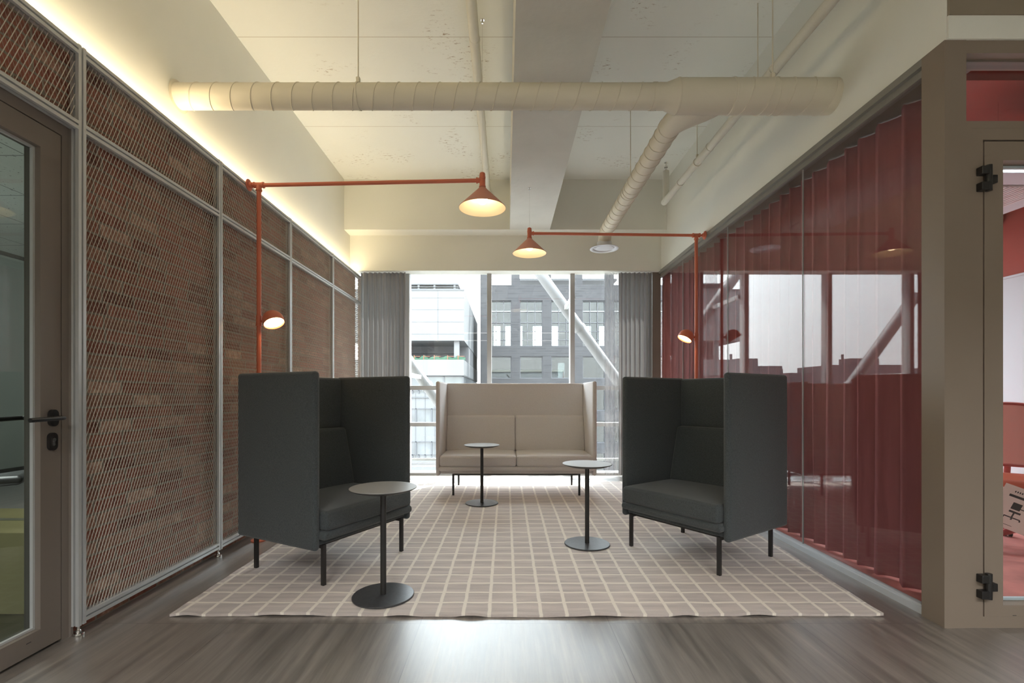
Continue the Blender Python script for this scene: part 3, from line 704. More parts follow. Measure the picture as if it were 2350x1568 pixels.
# ------------------------------------------------------------------ lamps
def pipe_lamp(xw, y, z, xt, xe, ye, ze, sgn, wire, lz, ldir, label):
    """pipe lamp fixed to a wall: flange, tee with floor pole, long arm, cone shade, reading lamp"""
    t = thing('pipe_lamp', (xt, y, 0), label, 'lamp')
    pr = .0145
    b = MB(); b.lathe([(0, 0), (.042, 0), (.044, .004), (.042, .008), (.022, .010), (.020, .03), (.017, .032), (0, .032)], (xw, y, z), (sgn, 0, 0), 28); b.build('wall_flange', M_['orange'], t, 40)
    b = MB(); b.tube([(xw + sgn * .01, y, z), (xt, y, z)], .012, 14)
    b.tube([(xt - .034, y, z), (xt + .034, y, z)], .0195, 16)
    for q in (-.034, .034): b.tube([(xt + q - .005, y, z), (xt + q + .005, y, z)], .023, 16)
    b.tube([(xt, y, z), (xt, y, z - .040)], .0195, 16); b.tube([(xt, y, z - .034), (xt, y, z - .044)], .023, 16); b.build('tee_joint', M_['orange'], t, 40)
    fz = .0155 if xt > 0 else .0005   # the right-hand pole stands on the rug
    b = MB(); b.tube([(xt, y, fz), (xt, y, z - .03)], .0165, 16)
    b.lathe([(0, 0), (.055, 0), (.055, .008), (.022, .012), (.022, .03), (0, .03)], (xt, y, fz), seg=24); b.build('pole', M_['orange'], t, 40)
    MB().tube([(xt + sgn * .03, y, z), (xe - sgn * .02, ye, ze)], pr, 14).build('arm', M_['orange'], t, 40)
    b = MB(); b.tube([(xe, ye, ze - .05), (xe, ye, ze + .045)], .0215, 18); b.tube([(xe, ye, ze - .05), (xe, ye, ze - .042)], .025, 18); b.tube([(xe, ye, ze + .012), (xe, ye, ze + .028)], .0235, 18)
    b.tube([(xe - sgn * .045, ye, ze), (xe, ye, ze)], .018, 14); b.tube([(xe - sgn * .045, ye, ze), (xe - sgn * .035, ye, ze)], .022, 14)
    b.lathe([(.0215, .045), (.019, .054), (.008, .060), (0, .060)], (xe, ye, ze), seg=18); b.build('end_joint', M_['orange'], t, 40)
    zt, R_, H_ = ze - .052, .173, .150
    b = MB().mat(M_['shade_out']); b.lathe([(.020, .012), (.020, 0), (R_, -H_), (R_ + .0005, -H_ - .004)], (xe, ye, zt), seg=56)
    b.mat(M_['shade_in']).lathe([(R_ - .001, -H_ - .004), (R_ - .003, -H_), (.017, -.004), (0, -.004)], (xe, ye, zt), seg=56)
    sh = b.build('cone_shade', None, t, 30)
    b = MB(); b.lathe([(0, -.125), (.022, -.120), (.036, -.104), (.040, -.088), (.036, -.07), (.022, -.05), (.014, -.035), (.014, -.01)], (xe, ye, zt), seg=24); b.build('bulb', M_['bulb'], sh, 60)
    if wire: 
        b = MB(); b.tube([(xe, ye, ze + .06), (xe, ye, wire)], .0012, 6); b.tube([(xe, ye, wire - .028), (xe, ye, wire)], .007, 10); b.lathe([(0, 0), (.015, 0), (.015, -.004), (0, -.004)], (xe, ye, wire), seg=14); b.build('suspension_wire', M_['chrome'], t, 40)
    # reading lamp on the pole
    D = Vector(ldir).normalized(); jx = xt + sgn * .045
    b = MB(); b.tube([(xt, y, lz - .032), (xt, y, lz + .032)], .0205, 16)
    for q in (-.034, .034): b.tube([(xt, y, lz + q - .004), (xt, y, lz + q + .004)], .0225, 16)
    b.tube([(xt, y, lz), (jx, y, lz)], .012, 12); b.build('lamp_joint', M_['orange'], t, 40)
    c = Vector((xt + sgn * .112, y - .01, lz + .004))
    r = .076; prof = [(0, -r)] + [(r * math.sin(a), -r * math.cos(a)) for a in [PI/2 * i / 9 for i in range(1, 10)]] + [(r * 1.0, .030), (r - .004, .030)]
    b = MB(); b.lathe(prof, c, D, 36); b.lathe([(r - .004, .030), (r - .005, .0), (r * .75, -r * .5), (0, -r * .8)], c, D, 36)
    hd = b.build('reading_head', M_['orange'], t, 40)
    b = MB(); b.lathe([(0, .017), (r - .0055, .017), (r - .0055, .012), (0, .012)], c, D, 32); b.build('lens', M_['lens'], hd, 40)
    return t
pipe_lamp(-1.941, 3.62, 2.686, -1.862, -.171, 3.55, 2.690, 1, CEIL, 1.66, (.42, -.30, -.85), 'terracotta pipe lamp fixed to the mesh screen, cone shade on its arm')
pipe_lamp(2.07, 4.97, 2.757, 1.978, .247, 4.935, 2.765, -1, BZ, 1.70, (-.50, -.12, -.85), 'terracotta pipe lamp beside the glass partition, its cone shade hung by a thin wire')

# ------------------------------------------------------------------ rug
me = bpy.data.meshes.new('rug'); NX, NY = 110, 90
RXL, RY0, RY1, TH = -1.665, 2.375, 6.03, .014
def rug_pt(u, v):
    y = RY0 + (RY1 - RY0) * v; xr = min(2.03, 1.876 + max(0, (y - RY0)) * .077)
    return RXL + (xr - RXL) * u, y + .012 * math.sin(u * 9) * (1 - v) * .5
verts = []; faces = []; uvs = []
for j in range(NY + 1):
    for i in range(NX + 1):
        u, v = i / NX, j / NY; x, y = rug_pt(u, v)
        lift = .007 * max(0, math.sin(u * 46 + math.sin(u * 17) * 1.5)) * math.exp(-v * 60) if v < .08 else 0
        z = TH + lift + .0012 * math.sin(x * 31) * math.sin(y * 27)
        verts.append((x, y, z)); uvs.append(((x - .048) / .1287 if x < 1.5 else (x - .048) / .1287, (y - 2.509) / .1287))
idx = lambda i, j: j * (NX + 1) + i
for j in range(NY):
    for i in range(NX): faces.append((idx(i, j), idx(i+1, j), idx(i+1, j+1), idx(i, j+1)))
border = [idx(i, 0) for i in range(NX + 1)] + [idx(NX, j) for j in range(1, NY + 1)] + [idx(i, NY) for i in range(NX - 1, -1, -1)] + [idx(0, j) for j in range(NY - 1, 0, -1)]
low = []
for k_ in border:
    x, y, z = verts[k_]; low.append(len(verts)); verts.append((x, y, max(.001, z - TH + .001))); uvs.append(uvs[k_])
for a in range(len(border)):
    b_ = (a + 1) % len(border); faces.append((border[b_], border[a], low[a], low[b_]))
me.from_pydata(verts, [], faces); ul = me.uv_layers.new(name='UVMap')
# columns fan slightly towards the right edge as the rug does
for lp in me.loops:
    x, y, _ = verts[lp.vertex_index]; xr = min(2.03, 1.876 + max(0, (y - RY0)) * .077)
    xs = RXL + (x - RXL) * (1.876 - RXL) / (xr - RXL) if x > .048 else x
    xs = .048 + (x - .048) * (1.876 - .048) / (xr - .048) if x > .048 else x
    ul.data[lp.index].uv = ((xs - .048) / .1287, max(-.86, uvs[lp.vertex_index][1]))
me.shade_smooth(); me.set_sharp_from_angle(angle=math.radians(50)); me.materials.append(M_['rug'])
rug = bpy.data.objects.new('rug', me); COL.objects.link(rug); tag(rug, 'large beige wool rug with a pale checked grid, lying on the wood floor', 'rug')

# ------------------------------------------------------------------ seating
def booth(loc, rz, hw, leg_w, fab, legm, seats, label, top=1.22, group=None):
    """high-backed seat, local frame: x = width, -y = front, centre between the four legs, z from the floor"""
    t = thing('high_back_sofa' if seats > 1 else 'high_back_armchair', loc, label, 'sofa' if seats > 1 else 'armchair', group)
    bz0 = .22; yb, yf = .373, -.32; pt_ = .044
    def B(mb, name, mat, parent=t, sm=60):
        return mb.build(name, mat, parent, sm, local=True)
    for s_ in (-1, 1):
        x0, x1 = (s_ * hw - (pt_ if s_ > 0 else 0), s_ * hw + (0 if s_ > 0 else pt_))
        B(MB().soft(x0, x1, yf, yb, bz0 - .008, top, .021, crown=(.004, 0, 0)), 'side_panel', fab)
    i = hw - pt_
    B(MB().soft(-i - .004, i + .004, yb - .055, yb - .002, bz0 + .01, top - .006, .02), 'back_panel', fab)
    B(MB().soft(-i + .002, i - .002, -.30, yb - .05, .232, .268, .012), 'seat_base', fab)
    B(MB().soft(-i - .012, i + .012, -.362, yb - .055, .268, .318, .022, crown=(0, 0, .003)), 'seat_platform', fab)
    w = 2 * i / seats
    for k_ in range(seats):
        a = -i + k_ * w + .003; c = a + w - .006
        B(MB().soft(a, c, -.362, yb - .058, .320, .432, .022, crown=(.003, .006, .014), m=12), 'seat_cushion', fab)
        bc = MB().soft(a, c, -.05, .05, 0, .415, .022, crown=(.003, .010, .004), m=10)
        # wedge: thicker at the foot, leaning back
        for v in bc.bm.verts:
            f_ = v.co.z / .415; v.co.y = v.co.y * (1.05 - .30 * f_) + .085 * f_
            v.co.y += .215; v.co.z += .425
        B(bc, 'back_cushion', fab)
    lw, ly = leg_w / 2, .299; th = .0105
    fr = MB()
    for yy in (-ly + .055, ly - .055): fr.box(-lw - th, lw + th, yy - th, yy + th, .211, .232)
    for s_ in (-1, 1): fr.box(s_ * lw - th, s_ * lw + th, -ly + .055 + th, ly - .055 - th, .211, .232)
    B(fr, 'under_frame', legm, t, None)
    for s_ in (-1, 1):
        for q in (-1, 1):
            b = MB(); x = s_ * lw; y = q * ly
            b.box(x - th, x + th, y - th, y + th, .0, .232)
            ya, yb2 = sorted((q * (ly - .055 + (th if q > 0 else th)), y - q * th)); b.box(x - th, x + th, ya, yb2, .211, .232)
            B(b, 'leg', legm, t, None)
    t.rotation_euler = (0, 0, rz)
    return t
RT = TH + .0005
# front direction of a seat is local -y
def face(dx, dy): return math.atan2(dx, -dy)
booth((-1.1455, 3.174, RT), face(.884, -.468), .4176, .673, M_['char'], M_['blackleg'], 1, 'charcoal high-backed armchair on the left, standing before the brick wall', group='charcoal high-backed armchairs')
booth((1.344, 3.336, RT), face(-.828, -.561), .4176, .68, M_['char'], M_['blackleg'], 1, 'charcoal high-backed armchair on the right, standing before the red curtain', group='charcoal high-backed armchairs')
booth((.117, 5.487, RT), 0, .869, 1.363, M_['beige'], M_['blackleg'], 2, 'beige high-backed two-seat sofa with its back to the window', top=1.235)

def side_table(x, y, label, top):
    t = thing('side_table', (x, y, RT), label, 'side table', 'round side tables on the rug')
    b = MB(); b.lathe([(0, 0), (.160, 0), (.164, .002), (.164, .007), (.161, .010), (0, .011)], (x, y, RT), seg=72); b.build('base_disc', M_['base'], t, 30)
    b = MB(); b.tube([(x, y, RT + .0105), (x, y, RT + .568)], .0158, 24); b.build('pole', M_['blackleg'], t, 40)
    b = MB().mat(M_['blackleg']); b.lathe([(0, .566), (.130, .566), (.168, .578), (.1785, .584), (.1785, .586)], (x, y, RT), seg=80)
    b.mat(top).lathe([(.1785, .586), (.1775, .588), (0, .588)], (x, y, RT), seg=80); b.build('table_top', None, t, 20)
side_table(-.660, 2.590, 'round side table at the front beside the left charcoal armchair', M_['top'])
side_table(.594, 3.488, 'round side table in front of the right charcoal armchair', M_['top'])
side_table(-.236, 4.800, 'round side table in front of the beige sofa, farthest from the camera', M_['top'])

# ------------------------------------------------------------------ curtains
def curtain(name, axis, fixed, a0, a1, z0, z1, pitch, depth, mat, label, seed=1, nz=8, parent=None):
    rnd = random.Random(seed); mb = MB(); pts = []; s_ = a0
    folds = []
    while s_ < a1: p = pitch * rnd.uniform(.72, 1.3); folds.append((s_, min(p, a1 - s_ + 1e-4), depth * rnd.uniform(.75, 1.2) * (1 if a1 < 6.5 or s_ < 5.6 else .55), rnd.uniform(-.012, .012), rnd.uniform(-.3, .3))); s_ += p
    rows = []
    for j in range(nz + 1):
        f = j / nz; z = z0 + (z1 - z0) * f; row = []
        for (s0, p, d, o_, k_) in folds:
            for i in range(10):
                pos_ = s0 + p * i / 10; t = i / 10; w = math.sin(2 * PI * t + k_ * (1 - f)); w = math.copysign(abs(w) ** .9, w)
                off = (fixed(pos_) if callable(fixed) else fixed) + d * w * (1 - .25 * f) + o_ * (1 - f) * math.sin(f * 3 + s0 * 7) * .8
                pos = s0 + p * t + .18 * p * math.sin(4 * PI * t + 1 + f * k_) * .5
                row.append(mb.bm.verts.new((pos, off, z) if axis == 'X' else (off, pos, z)))
        rows.append(row)
    for r1, r2 in zip(rows, rows[1:]):
        for i in range(len(r1) - 1): mb.face([r1[i], r1[i+1], r2[i+1], r2[i]])
    o = mb.build(name, mat, parent, 180)
    if parent is None: tag(o, label, 'curtain')
    return o
curtain('curtain', 'Y', lambda y: 2.295 - .135 * max(0, (y - 5.2) / 1.35) ** 1.5, 2.42, 6.545, .012, 2.742, .155, .050, M_['redcur'], 'dusty red floor-length curtain behind the glass partition', seed=5, nz=10)
curtain('curtain', 'X', 6.50, -1.965, -1.345, .02, 2.76, .060, .032, M_['greycur'], 'grey sheer curtain drawn to the left of the window', seed=2)
rc = thing('curtain', (1.7, 6.5, 0), 'grey sheer curtain drawn to the right of the window', 'curtain')
curtain('gathered_cloth', 'X', 6.50, 1.53, 1.985, .02, 2.76, .058, .032, M_['greycur'], None, seed=3, parent=rc)
curtain('open_cloth', 'X', 6.50, 1.34, 1.53, .02, 2.76, .085, .010, M_['sheer'], None, seed=4, parent=rc)

# ------------------------------------------------------------------ fixtures for the added fill lights, behind the camera and in the side rooms
def fill_fixture(x, y, z, lab):
    t = thing('added_fill_light', (x, y, z), lab, 'ceiling light', 'added fill lights')
    MB().box(x - .60, x + .60, y - .15, y + .15, z + .012, z + .05).build('housing', M_['grille'], t)
    MB().box(x - .58, x + .58, y - .13, y + .13, z + .004, z + .012).build('fill_panel', M_['fill_glow'], t)
    for q in (-.5, .5): MB().tube([(x + q, y, z + .05), (x + q, y, CEIL)], .002, 6).build('hanger_wire', M_['chrome'], t)
for (x, y), w_ in zip(CORRIDOR_FILL, ('left, nearer the armchairs', 'middle, nearer the armchairs', 'right, outside the meeting room', 'left, far end', 'middle, far end')): fill_fixture(x, y, 2.96, 'long added fill light hung behind the camera, ' + w_)
for y, w_ in ((3.6, 'near the door'), (5.3, 'near the window')): fill_fixture(4.2, y, 2.935, 'long added fill light in the red meeting room ' + w_)

# ------------------------------------------------------------------ outside
def px(x, Y): return (x - 1160) * Y / 1100
def pz(y, Y): return EYE + (907 - y) * Y / 1100
tag(MB().box(-140, 140, 7.2, 200, -9.2, -9.0).build('street', M_['asphalt']), kind='structure')
# white clad building
Y0 = 25.0; X1 = px(1065, Y0); X0 = -8.2; Y1 = 37.0
wb = thing('white_building', (-5, 30, -9), 'white clad building with an open terrace, seen through the left of the window', 'building')
def zz(y): return pz(y, Y0)
b = MB().box(X0, X1, Y0, Y1, zz(782), zz(665)); b.build('upper_volume', M_['white_clad'], wb)
b = MB()
for y in (684, 711, 739, 767): b.box(X0, X1, Y0 - .006, Y0, zz(y) - .012, zz(y) + .012)
for x in (X0 + 1.2, px(1005, Y0), px(1065, Y0) - 4.1): b.box(x - .012, x + .012, Y0 - .006, Y0, zz(782), zz(665))
b.box(X0, X1 + .03, Y0 - .03, Y0, zz(667), zz(664)); b.build('panel_joints', M_['joint'], wb)
b = MB().box(X0, X1 - .02, Y0 + 3.2, Y1, zz(826), zz(782)).box(X0, X1 - .6, Y0 + 3.0, Y0 + 3.2, zz(800), zz(782)); b.build('terrace_wall', M_['city'], wb)
for a in ((px(1041, Y0), px(1053, Y0), Y0 + .2, Y0 + .5), (X1 - .45, X1 - .1, Y0 + 6, Y0 + 6.4), (-7, -6.7, Y0 + .2, Y0 + .5)): MB().box(*a, zz(826), zz(782)).build('terrace_column', M_['white_clad'], wb)
b = MB().box(X0, X1, Y0 - .1, Y0 + .05, zz(862), zz(826)).box(X1 - .15, X1, Y0 + .05, Y1, zz(862), zz(826)).box(X0, X1, Y0, Y1, zz(863), zz(861)); b.build('terrace_parapet', M_['white_clad'], wb)
b = MB()
for i in range(60):   # green netting with orange ties draped along the parapet
    x = -5.1 + i * .05; z = zz(824) + .12 + .06 * math.sin(i * .5) + random.uniform(-.03, .03)
    b.box(x, x + .05, Y0 + .12, Y0 + .15, zz(826), z)
b.build('green_netting', M_['green'], wb)
for i in (6, 16, 27, 41, 52): x = -5.1 + i * .05; MB().box(x, x + .04, Y0 + .10, Y0 + .12, zz(826), zz(815)).box(x + .04, x + .35, Y0 + .10, Y0 + .12, zz(818), zz(817)).build('netting_tie', M_['netorange'], wb)
def band(za, zb_, mat, name, pitch=None):
    MB().box(X0, X1 - .05, Y0 + .05, Y1, zb_, za).build(name, mat, wb)
    if pitch:
        q = MB(); x = X1 - .05
        while x > X0: q.box(x - .03, x + .03, Y0 + .0, Y0 + .05, zb_, za); x -= pitch
        q.box(X0, X1, Y0, Y0 + .05, za - .03, za); q.build('window_bars', M_['far_frame'], wb)
levels = [(862, 864, 'joint', None), (864, 884, 'far_glass', 1.0), (884, 896, 'white_clad', None), (896, 903, 'far_glass', .33), (903, 938, 'white_clad', None), (938, 968, 'far_glass', .82), (968, 1014, 'white_clad', None),
          (1014, 1044, 'far_glass', .82), (1044, 1053, 'far_glass', .33), (1053, 1180, 'white_clad', None), (1180, 1215, 'far_glass', .82), (1215, 1350, 'white_clad', None)]
for a, c, m, p in levels: band(zz(a), zz(c), M_[m], 'window_band' if p else 'cladding_band', p)
b = MB()
for y in (912.5, 1064): b.box(X0, X1, Y0 - .01, Y0 + .06, zz(y + 1.2), zz(y - 1.2))
for i in range(12): x = X0 + .5 + i * .5; b.box(x, x + .01, Y0 + .03, Y0 + .05, zz(1053), zz(903))
b.build('ledge', M_['joint'], wb)
b = MB()   # roof frame carrying panels
b.box(X0 + .5, px(1050, Y0), Y0 + .4, Y0 + 4.2, zz(648) - .03, zz(648) + .04); b.build('roof_panel', M_['solar'], wb)
for x in (px(957, Y0), px(994, Y0), px(1041, Y0), -6.0, -7.2):
    for y in (Y0 + .5, Y0 + 4.0): MB().box(x - .05, x + .05, y - .05, y + .05, zz(665), zz(648)).build('roof_post', M_['white_clad'], wb)
for y in (654, 659): MB().box(X0 + .5, px(1050, Y0), Y0 + .38, Y0 + .45, zz(y + 1), zz(y)).build('roof_rail', M_['white_clad'], wb)

# dark brick building
Yd = 32.0
db = thing('dark_brick_building', (6, 36, -9), 'dark grey brick building with gridded windows, seen through the window', 'building')
wx = [(px(1121 + 72 * i, Yd), px(1173.5 + 72 * i, Yd)) for i in range(0, 12)]
wrow = [(pz(654, Yd), pz(560, Yd)), (pz(795, Yd), pz(690, Yd)), (pz(869, Yd), pz(818, Yd)), (pz(943, Yd), pz(892, Yd)), (pz(1017, Yd), pz(966, Yd)), (pz(1091, Yd), pz(1040, Yd)), (pz(1165, Yd), pz(1114, Yd))]
b = holes_wall(MB(), px(1102, Yd), 24, -9, 13, Yd, Yd + .45, [(a, c, z0, z1) for a, c in wx for z0, z1 in wrow]); b.build('facade', M_['darkbrick'], db)
rear = []
Yr = 40.0
for a, c in ((1133, 1148), (1160, 1199), (1223, 1245), (1265, 1281), (1345, 1357), (1375, 1388)): rear.append((px(a, Yr), px(c, Yr), pz(796, Yr), pz(748, Yr)))
holes_wall(MB(), px(1102, Yr) - 0.0, 24, -9, pz(660, Yd) - .2, Yr, Yr + .3, rear).build('rear_wall', M_['city'], db)
b = MB().box(px(1102, Yd), px(1102, Yd) + .3, Yd + .45, Yr, -9, pz(660, Yd) - .3)
for z0, z1 in wrow: b.box(px(1102, Yd) + .3, 24, Yd + .45, Yr, z0 - .35, z0 - .05)
b.build('floor_slab', M_['city'], db)
for r_, (z0, z1) in enumerate(wrow):
    if r_ == 0: continue
    for i, (a, c) in enumerate(wx):
        if i > 7 and r_ > 3: continue
        f = MB(); frame(f, a, c, z0, z1, Yd + .12, Yd + .2, .05)
        if r_ == 1:
            for q in (1/3, 2/3): f.box(a + (c - a) * q - .02, a + (c - a) * q + .02, Yd + .13, Yd + .18, z0, z1)
            for q in (.14, .33, .52, .76): f.box(a, c, Yd + .13, Yd + .18, z0 + (z1 - z0) * q - .02, z0 + (z1 - z0) * q + .02)
        w = f.build('window', M_['far_frame'], db)
        MB().box(a + .05, c - .05, Yd + .22, Yd + .23, z0 + .05, z1 - .05).build('pane', M_['glass_tint'], w)
        if r_ == 2 and i in (2, 4): MB().box(a + .5, a + .95, Yd + .5, Yd + .52, z0 + .05, z1 - .4).build('blind', M_['white_clad'], w)
b = MB()
for i in range(7): b.tube([(wx[0][0] - 1, Yd + 2.5, wrow[0][0] + .12 + .14 * i), (24, Yd + 2.5, wrow[0][0] + .12 + .14 * i)], .02, 6) if i in (2, 6) else None
b.box(px(1193, Yd), px(1440, Yd), Yd + 3, Yd + 6, wrow[0][0] + 1.0, wrow[0][0] + 1.15); b.build('terrace_rail', M_['white_clad'], db)
for (x, Y, w_, dpt, h_, lab) in [(-34, 74, 9, 10, 14.6, 'low grey building on the far skyline with a taller plant room'), (-46, 80, 11, 10, 12.6, 'low grey building on the far skyline between two others'), (-60, 84, 14, 10, 15.4, 'broad grey building on the far skyline'), (-78, 90, 16, 12, 14.0, 'pale grey building at the end of the far skyline'), (-23, 70, 8, 8, 12.9, 'low grey building on the far skyline behind the white building')]:
    t = thing('distant_building', (x, Y, -9), lab, 'building', 'low buildings on the skyline')
    MB().box(x - w_/2, x + w_/2, Y, Y + dpt, -9, -9 + h_).build('walls', M_['city'], t)
    MB().box(x - w_/5, x + w_/6, Y + 2, Y + 5, -9 + h_, -9 + h_ + 1.3).box(x + w_/4, x + w_/4 + .3, Y + 2, Y + 2.3, -9 + h_, -9 + h_ + 2).build('roof_plant', M_['city'], t)
# steel braces just outside the glass
for (xa, ya, xb, yb_, bt, lab) in ((1180, 545, 1480, 962, .3914, 'white round steel brace slanting across the right half of the window'), (830, 678, 1130, 1095, .4514, 'white round steel brace slanting across the lower left of the window')):
    Yb = 7.6
    t = thing('steel_brace', (px(xa, Yb), Yb, pz(yb_, Yb)), lab, 'brace')
    A = Vector((px(xa, Yb), Yb, pz(ya, Yb))); B_ = Vector((px(xb, Yb), Yb, pz(yb_, Yb))); mid = A.lerp(B_, .5); D = (B_ - A).normalized()
    MB().tube([A, B_], .085, 24).build('tube', M_['brace'], t, 40)
    MB().tube([mid - D * .03, mid + D * .03], .10, 24).build('collar', M_['brace'], t, 40)
    q = A + (B_ - A) * bt; MB().box(q.x - .025, q.x + .025, 6.69, 7.55, q.z - .03, q.z + .03).build('bracket', M_['mull'], t)

# ------------------------------------------------------------------ room behind the left door
struct('wall_store', MB().box(-7.2, -7.1, -.2, 6.41, 0, 2.9).box(-7.1, -2.2, -.3, -.2, 0, 2.9).box(-7.1, -2.2, 6.3, 6.4, 0, 2.9), M_['wallgrey'], label='grey walls of the room behind the left door')
struct('ceiling', MB().box(-7.1, -2.2, -.2, 6.3, 2.60, 2.66), M_['tile'])['label'] = 'tiled ceiling of the room behind the left door'
t = thing('added_fill_light', (-3.9, 2.9, 2.57), 'added square fill light in the room behind the left door', 'ceiling light')
MB().box(-4.2, -3.6, 2.6, 3.2, 2.575, 2.60).build('fill_panel', M_['fill_glow'], t)  # made-up panel that goes with the added left room lamp
t = thing('glass_board', (-3.40, 3.4, 0), 'tall grey glass board on a black frame behind the left door', 'board')
MB().box(-3.405, -3.395, 2.2, 5.0, .60, 2.05).build('board_panel', M_['greyboard'], t)
b = MB()
for z in (.575, 2.045): b.box(-3.41, -3.385, 2.19, 5.01, z, z + .025)
for y in (2.2, 5.0): b.box(-3.41, -3.385, y - .012, y + .012, .0, 2.07); b.box(-3.65, -3.15, y - .02, y + .02, .0005, .03)
b.build('board_frame', M_['blackleg'], t)
t = thing('cardboard_box', (-2.80, 2.65, 0), 'taped cardboard box on the floor just behind the left door', 'box')
MB().soft(-3.35, -2.32, 2.40, 2.92, .001, .41, .004).build('carton', M_['carton'], t, 40)
MB().box(-3.35, -2.32, 2.635, 2.685, .4101, .4112).box(-2.3199, -2.319, 2.635, 2.685, .33, .4112).build('tape', M_['tape'], t)
# office chair beyond the board
def office_chair(x, y, rz, label, shell, mesh, frame_m, seat_m, scale=1.0):
    t = thing('office_chair', (x, y, 0), label, 'office chair', 'swivel office chairs', rz)
    def B(mb, n_, m_, p=None, sm=50): return mb.build(n_, m_, p or t, sm, local=True)
    base = MB()
    for i in range(5):
        a = 2 * PI * i / 5 + .3; d = Vector((math.cos(a), math.sin(a), 0))
        base.tube([Vector((0, 0, .125)), d * .17 + Vector((0, 0, .11)), d * .30 + Vector((0, 0, .08))], [.026, .022, .016], 10)
    bs = B(base, 'star_base', frame_m)
    for i in range(5):
        a = 2 * PI * i / 5 + .3; d = Vector((math.cos(a), math.sin(a), 0)); n_ = Vector((-d.y, d.x, 0)); c = d * .30 + Vector((0, 0, .0305))
        cc = MB(); cc.tube([c - n_ * .026, c - n_ * .006], .030, 18); cc.tube([c + n_ * .006, c + n_ * .026], .030, 18); cc.tube([c + Vector((0, 0, .0)), c + Vector((0, 0, .05))], .008, 8)
        B(cc, 'caster', M_['blackleg'], bs)
    B(MB().tube([(0, 0, .12), (0, 0, .42)], .024, 16), 'gas_lift', M_['blackleg'])
    B(MB().soft(-.24, .24, -.25, .23, .43, .50, .03, crown=(0, 0, .012)), 'seat', seat_m)
    b = MB(); n1, n2 = 14, 12; rows = []
    for j in range(n2 + 1):
        f = j / n2; z = .56 + .44 * f; hw = .225 * (1 - .12 * f * f); row = []
        for i in range(n1 + 1):
            u = -1 + 2 * i / n1; row.append(b.bm.verts.new((hw * u, .25 + .05 * f - .075 * u * u + .03 * math.sin(PI * f), z + (.035 * (1 - u * u) if j == n2 else 0))))
        rows.append(row)
    for r1, r2 in zip(rows, rows[1:]):
        for i in range(n1): b.face([r1[i], r1[i+1], r2[i+1], r2[i]])
    edge = [v.co.copy() for v in rows[-1]]; sl = [r_[0].co.copy() for r_ in rows]; sr = [r_[-1].co.copy() for r_ in rows]
    B(b, 'mesh_back', mesh, None, 180)
    b = MB(); b.tube(sl[::1] + edge[1:-1] + sr[::-1], .012, 10); b.tube([sl[0]] + [r0 for r0 in [Vector((x_, .25 - .075 * (x_/.225)**2, .56)) for x_ in (-.12, 0, .12)]] + [sr[0]], .012, 10)
    b.tube([(0, .27, .56), (0, .30, .46), (0, .18, .42), (0, 0, .42)], .020, 10); B(b, 'back_frame', shell)
    for s_ in (-1, 1):
        b = MB(); b.tube([(s_ * .20, .02, .44), (s_ * .29, .02, .46), (s_ * .29, .0, .66)], .014, 10); b.soft(s_ * .29 - .035, s_ * .29 + .035, -.14, .12, .66, .685, .01); B(b, 'armrest', frame_m)
    return t
office_chair(-3.95, 3.65, .6, 'white framed office chair behind the glass board in the left room', M_['whiteplastic'], M_['greyboard'], M_['whiteplastic'], M_['blackleg'])

# ------------------------------------------------------------------ red meeting room
struct('wall_meeting', holes_wall(MB(), 2.31, 6.9, 2.352, CEIL, 6.380, 6.399, [(2.31, 6.9, 0, 2.80)]), M_['redwall'], label='red wall above the meeting room window')
struct('wall_meeting', MB().box(5.3, 5.4, 2.42, 6.55, 2.352, CEIL).box(2.32, 5.3, 2.42, 2.43, 2.90, CEIL), M_['redwall'])['label'] = 'red upper wall of the meeting room'
struct('wall_meeting', MB().box(5.3, 5.4, 2.42, 6.55, 0, 2.33).box(5.285, 5.4, 2.42, 6.55, 2.33, 2.352), M_['whitewall'])['label'] = 'pale lower wall of the meeting room'
struct('ceiling', MB().box(2.30, 5.4, 2.40, 6.5, CEIL - .03, CEIL - .001), M_['redwall'])['label'] = 'red ceiling of the meeting room'
struct('ceiling_beam', MB().box(2.31, 5.3, 3.35, 3.75, 3.30, CEIL - .03).box(3.3, 3.6, 2.43, 6.38, 3.45, CEIL - .031), M_['redwall'], label='red painted beams on the meeting room ceiling')
t = thing('air_conditioner', (4.45, 4.2, 2.86), 'white square cassette air conditioner hung in the red meeting room', 'air conditioner')
b = MB(); frame(b, 3.75, 4.75, 0, .06, 0, 1, .001) if False else None
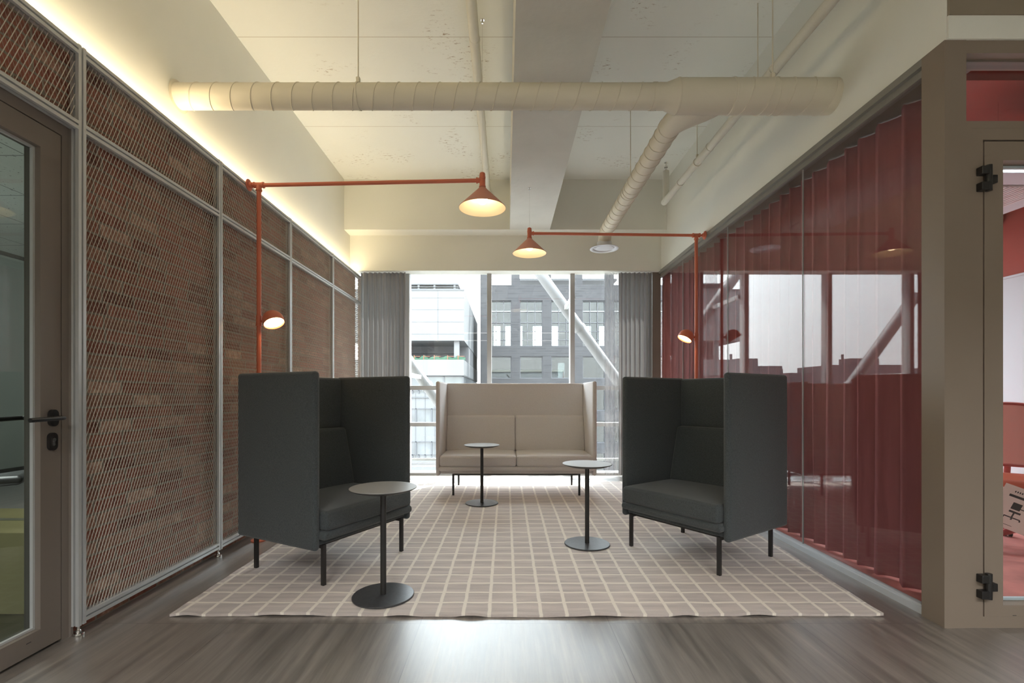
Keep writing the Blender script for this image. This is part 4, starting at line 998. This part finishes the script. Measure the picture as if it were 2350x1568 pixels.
b.soft(3.80, 4.80, 3.75, 4.75, 2.84, 2.88, .012); b.build('cover', M_['whitewall'], t, 40)
MB().box(4.02, 4.58, 3.97, 4.53, 2.832, 2.84).build('grille', M_['mull'], t)
b = MB()
for q in range(14): b.box(4.03 + q * .04, 4.05 + q * .04, 3.98, 4.52, 2.826, 2.832)
b.build('grille_slats', M_['grille'], t)
MB().box(3.9, 4.7, 3.85, 4.65, 2.88, 3.1).build('housing', M_['redwall'], t)
t = thing('ceiling_pipe', (5.0, 4.6, 3.0), 'thick red painted pipe under the meeting room ceiling', 'pipe')
MB().tube([(2.35, 5.2, 3.0), (5.29, 5.2, 3.0)], .12, 24).build('painted_pipe', M_['redwall'], t, 40)
oc = office_chair(3.74, 3.50, -.62, 'red mesh office chair with hanging instruction cards in the meeting room', M_['redplastic'], M_['redmesh'], M_['redplastic'], M_['orangeseat'])
def card(x, y, z, rz, tilt, w_, h_, label):
    """cream card: a drawing of a swivel chair under a black title bar"""
    t = thing('instruction_card', (x, y, z), label, 'card', 'instruction cards', rz); t.rotation_euler = (0, tilt, rz)
    B = lambda mb, n_, m_: mb.build(n_, m_, t, None, local=True)
    B(MB().box(-w_/2, w_/2, -.001, .001, -h_, 0), 'card_sheet', M_['paper'])
    b = MB(); q = -.0018
    def bar(x0, x1, z0, z1): b.box(x0 * w_, x1 * w_, q, -.0011, -z1 * h_, -z0 * h_)
    bar(-.30, .30, .20, .255)
    for i in range(8): bar(-.22 + i * .055, -.19 + i * .055, .10, .14)
    bar(-.12, .10, .36, .52); bar(-.12, .16, .555, .60); bar(.10, .20, .46, .48); bar(-.01, .03, .60, .70); bar(-.18, .22, .70, .725); bar(-.20, -.16, .72, .755); bar(.0, .04, .72, .765); bar(.20, .24, .72, .755); bar(-.12, .12, .90, .91)
    B(b, 'chair_drawing', M_['ink'])
card(3.46, 3.18, .47, -.55, .38, .21, .29, 'cream instruction card with a chair drawing, hanging in front of the red office chair')
card(3.28, 3.36, .50, -.45, -.7, .20, .27, 'tilted instruction card with a chair drawing, half hidden behind the door edge')
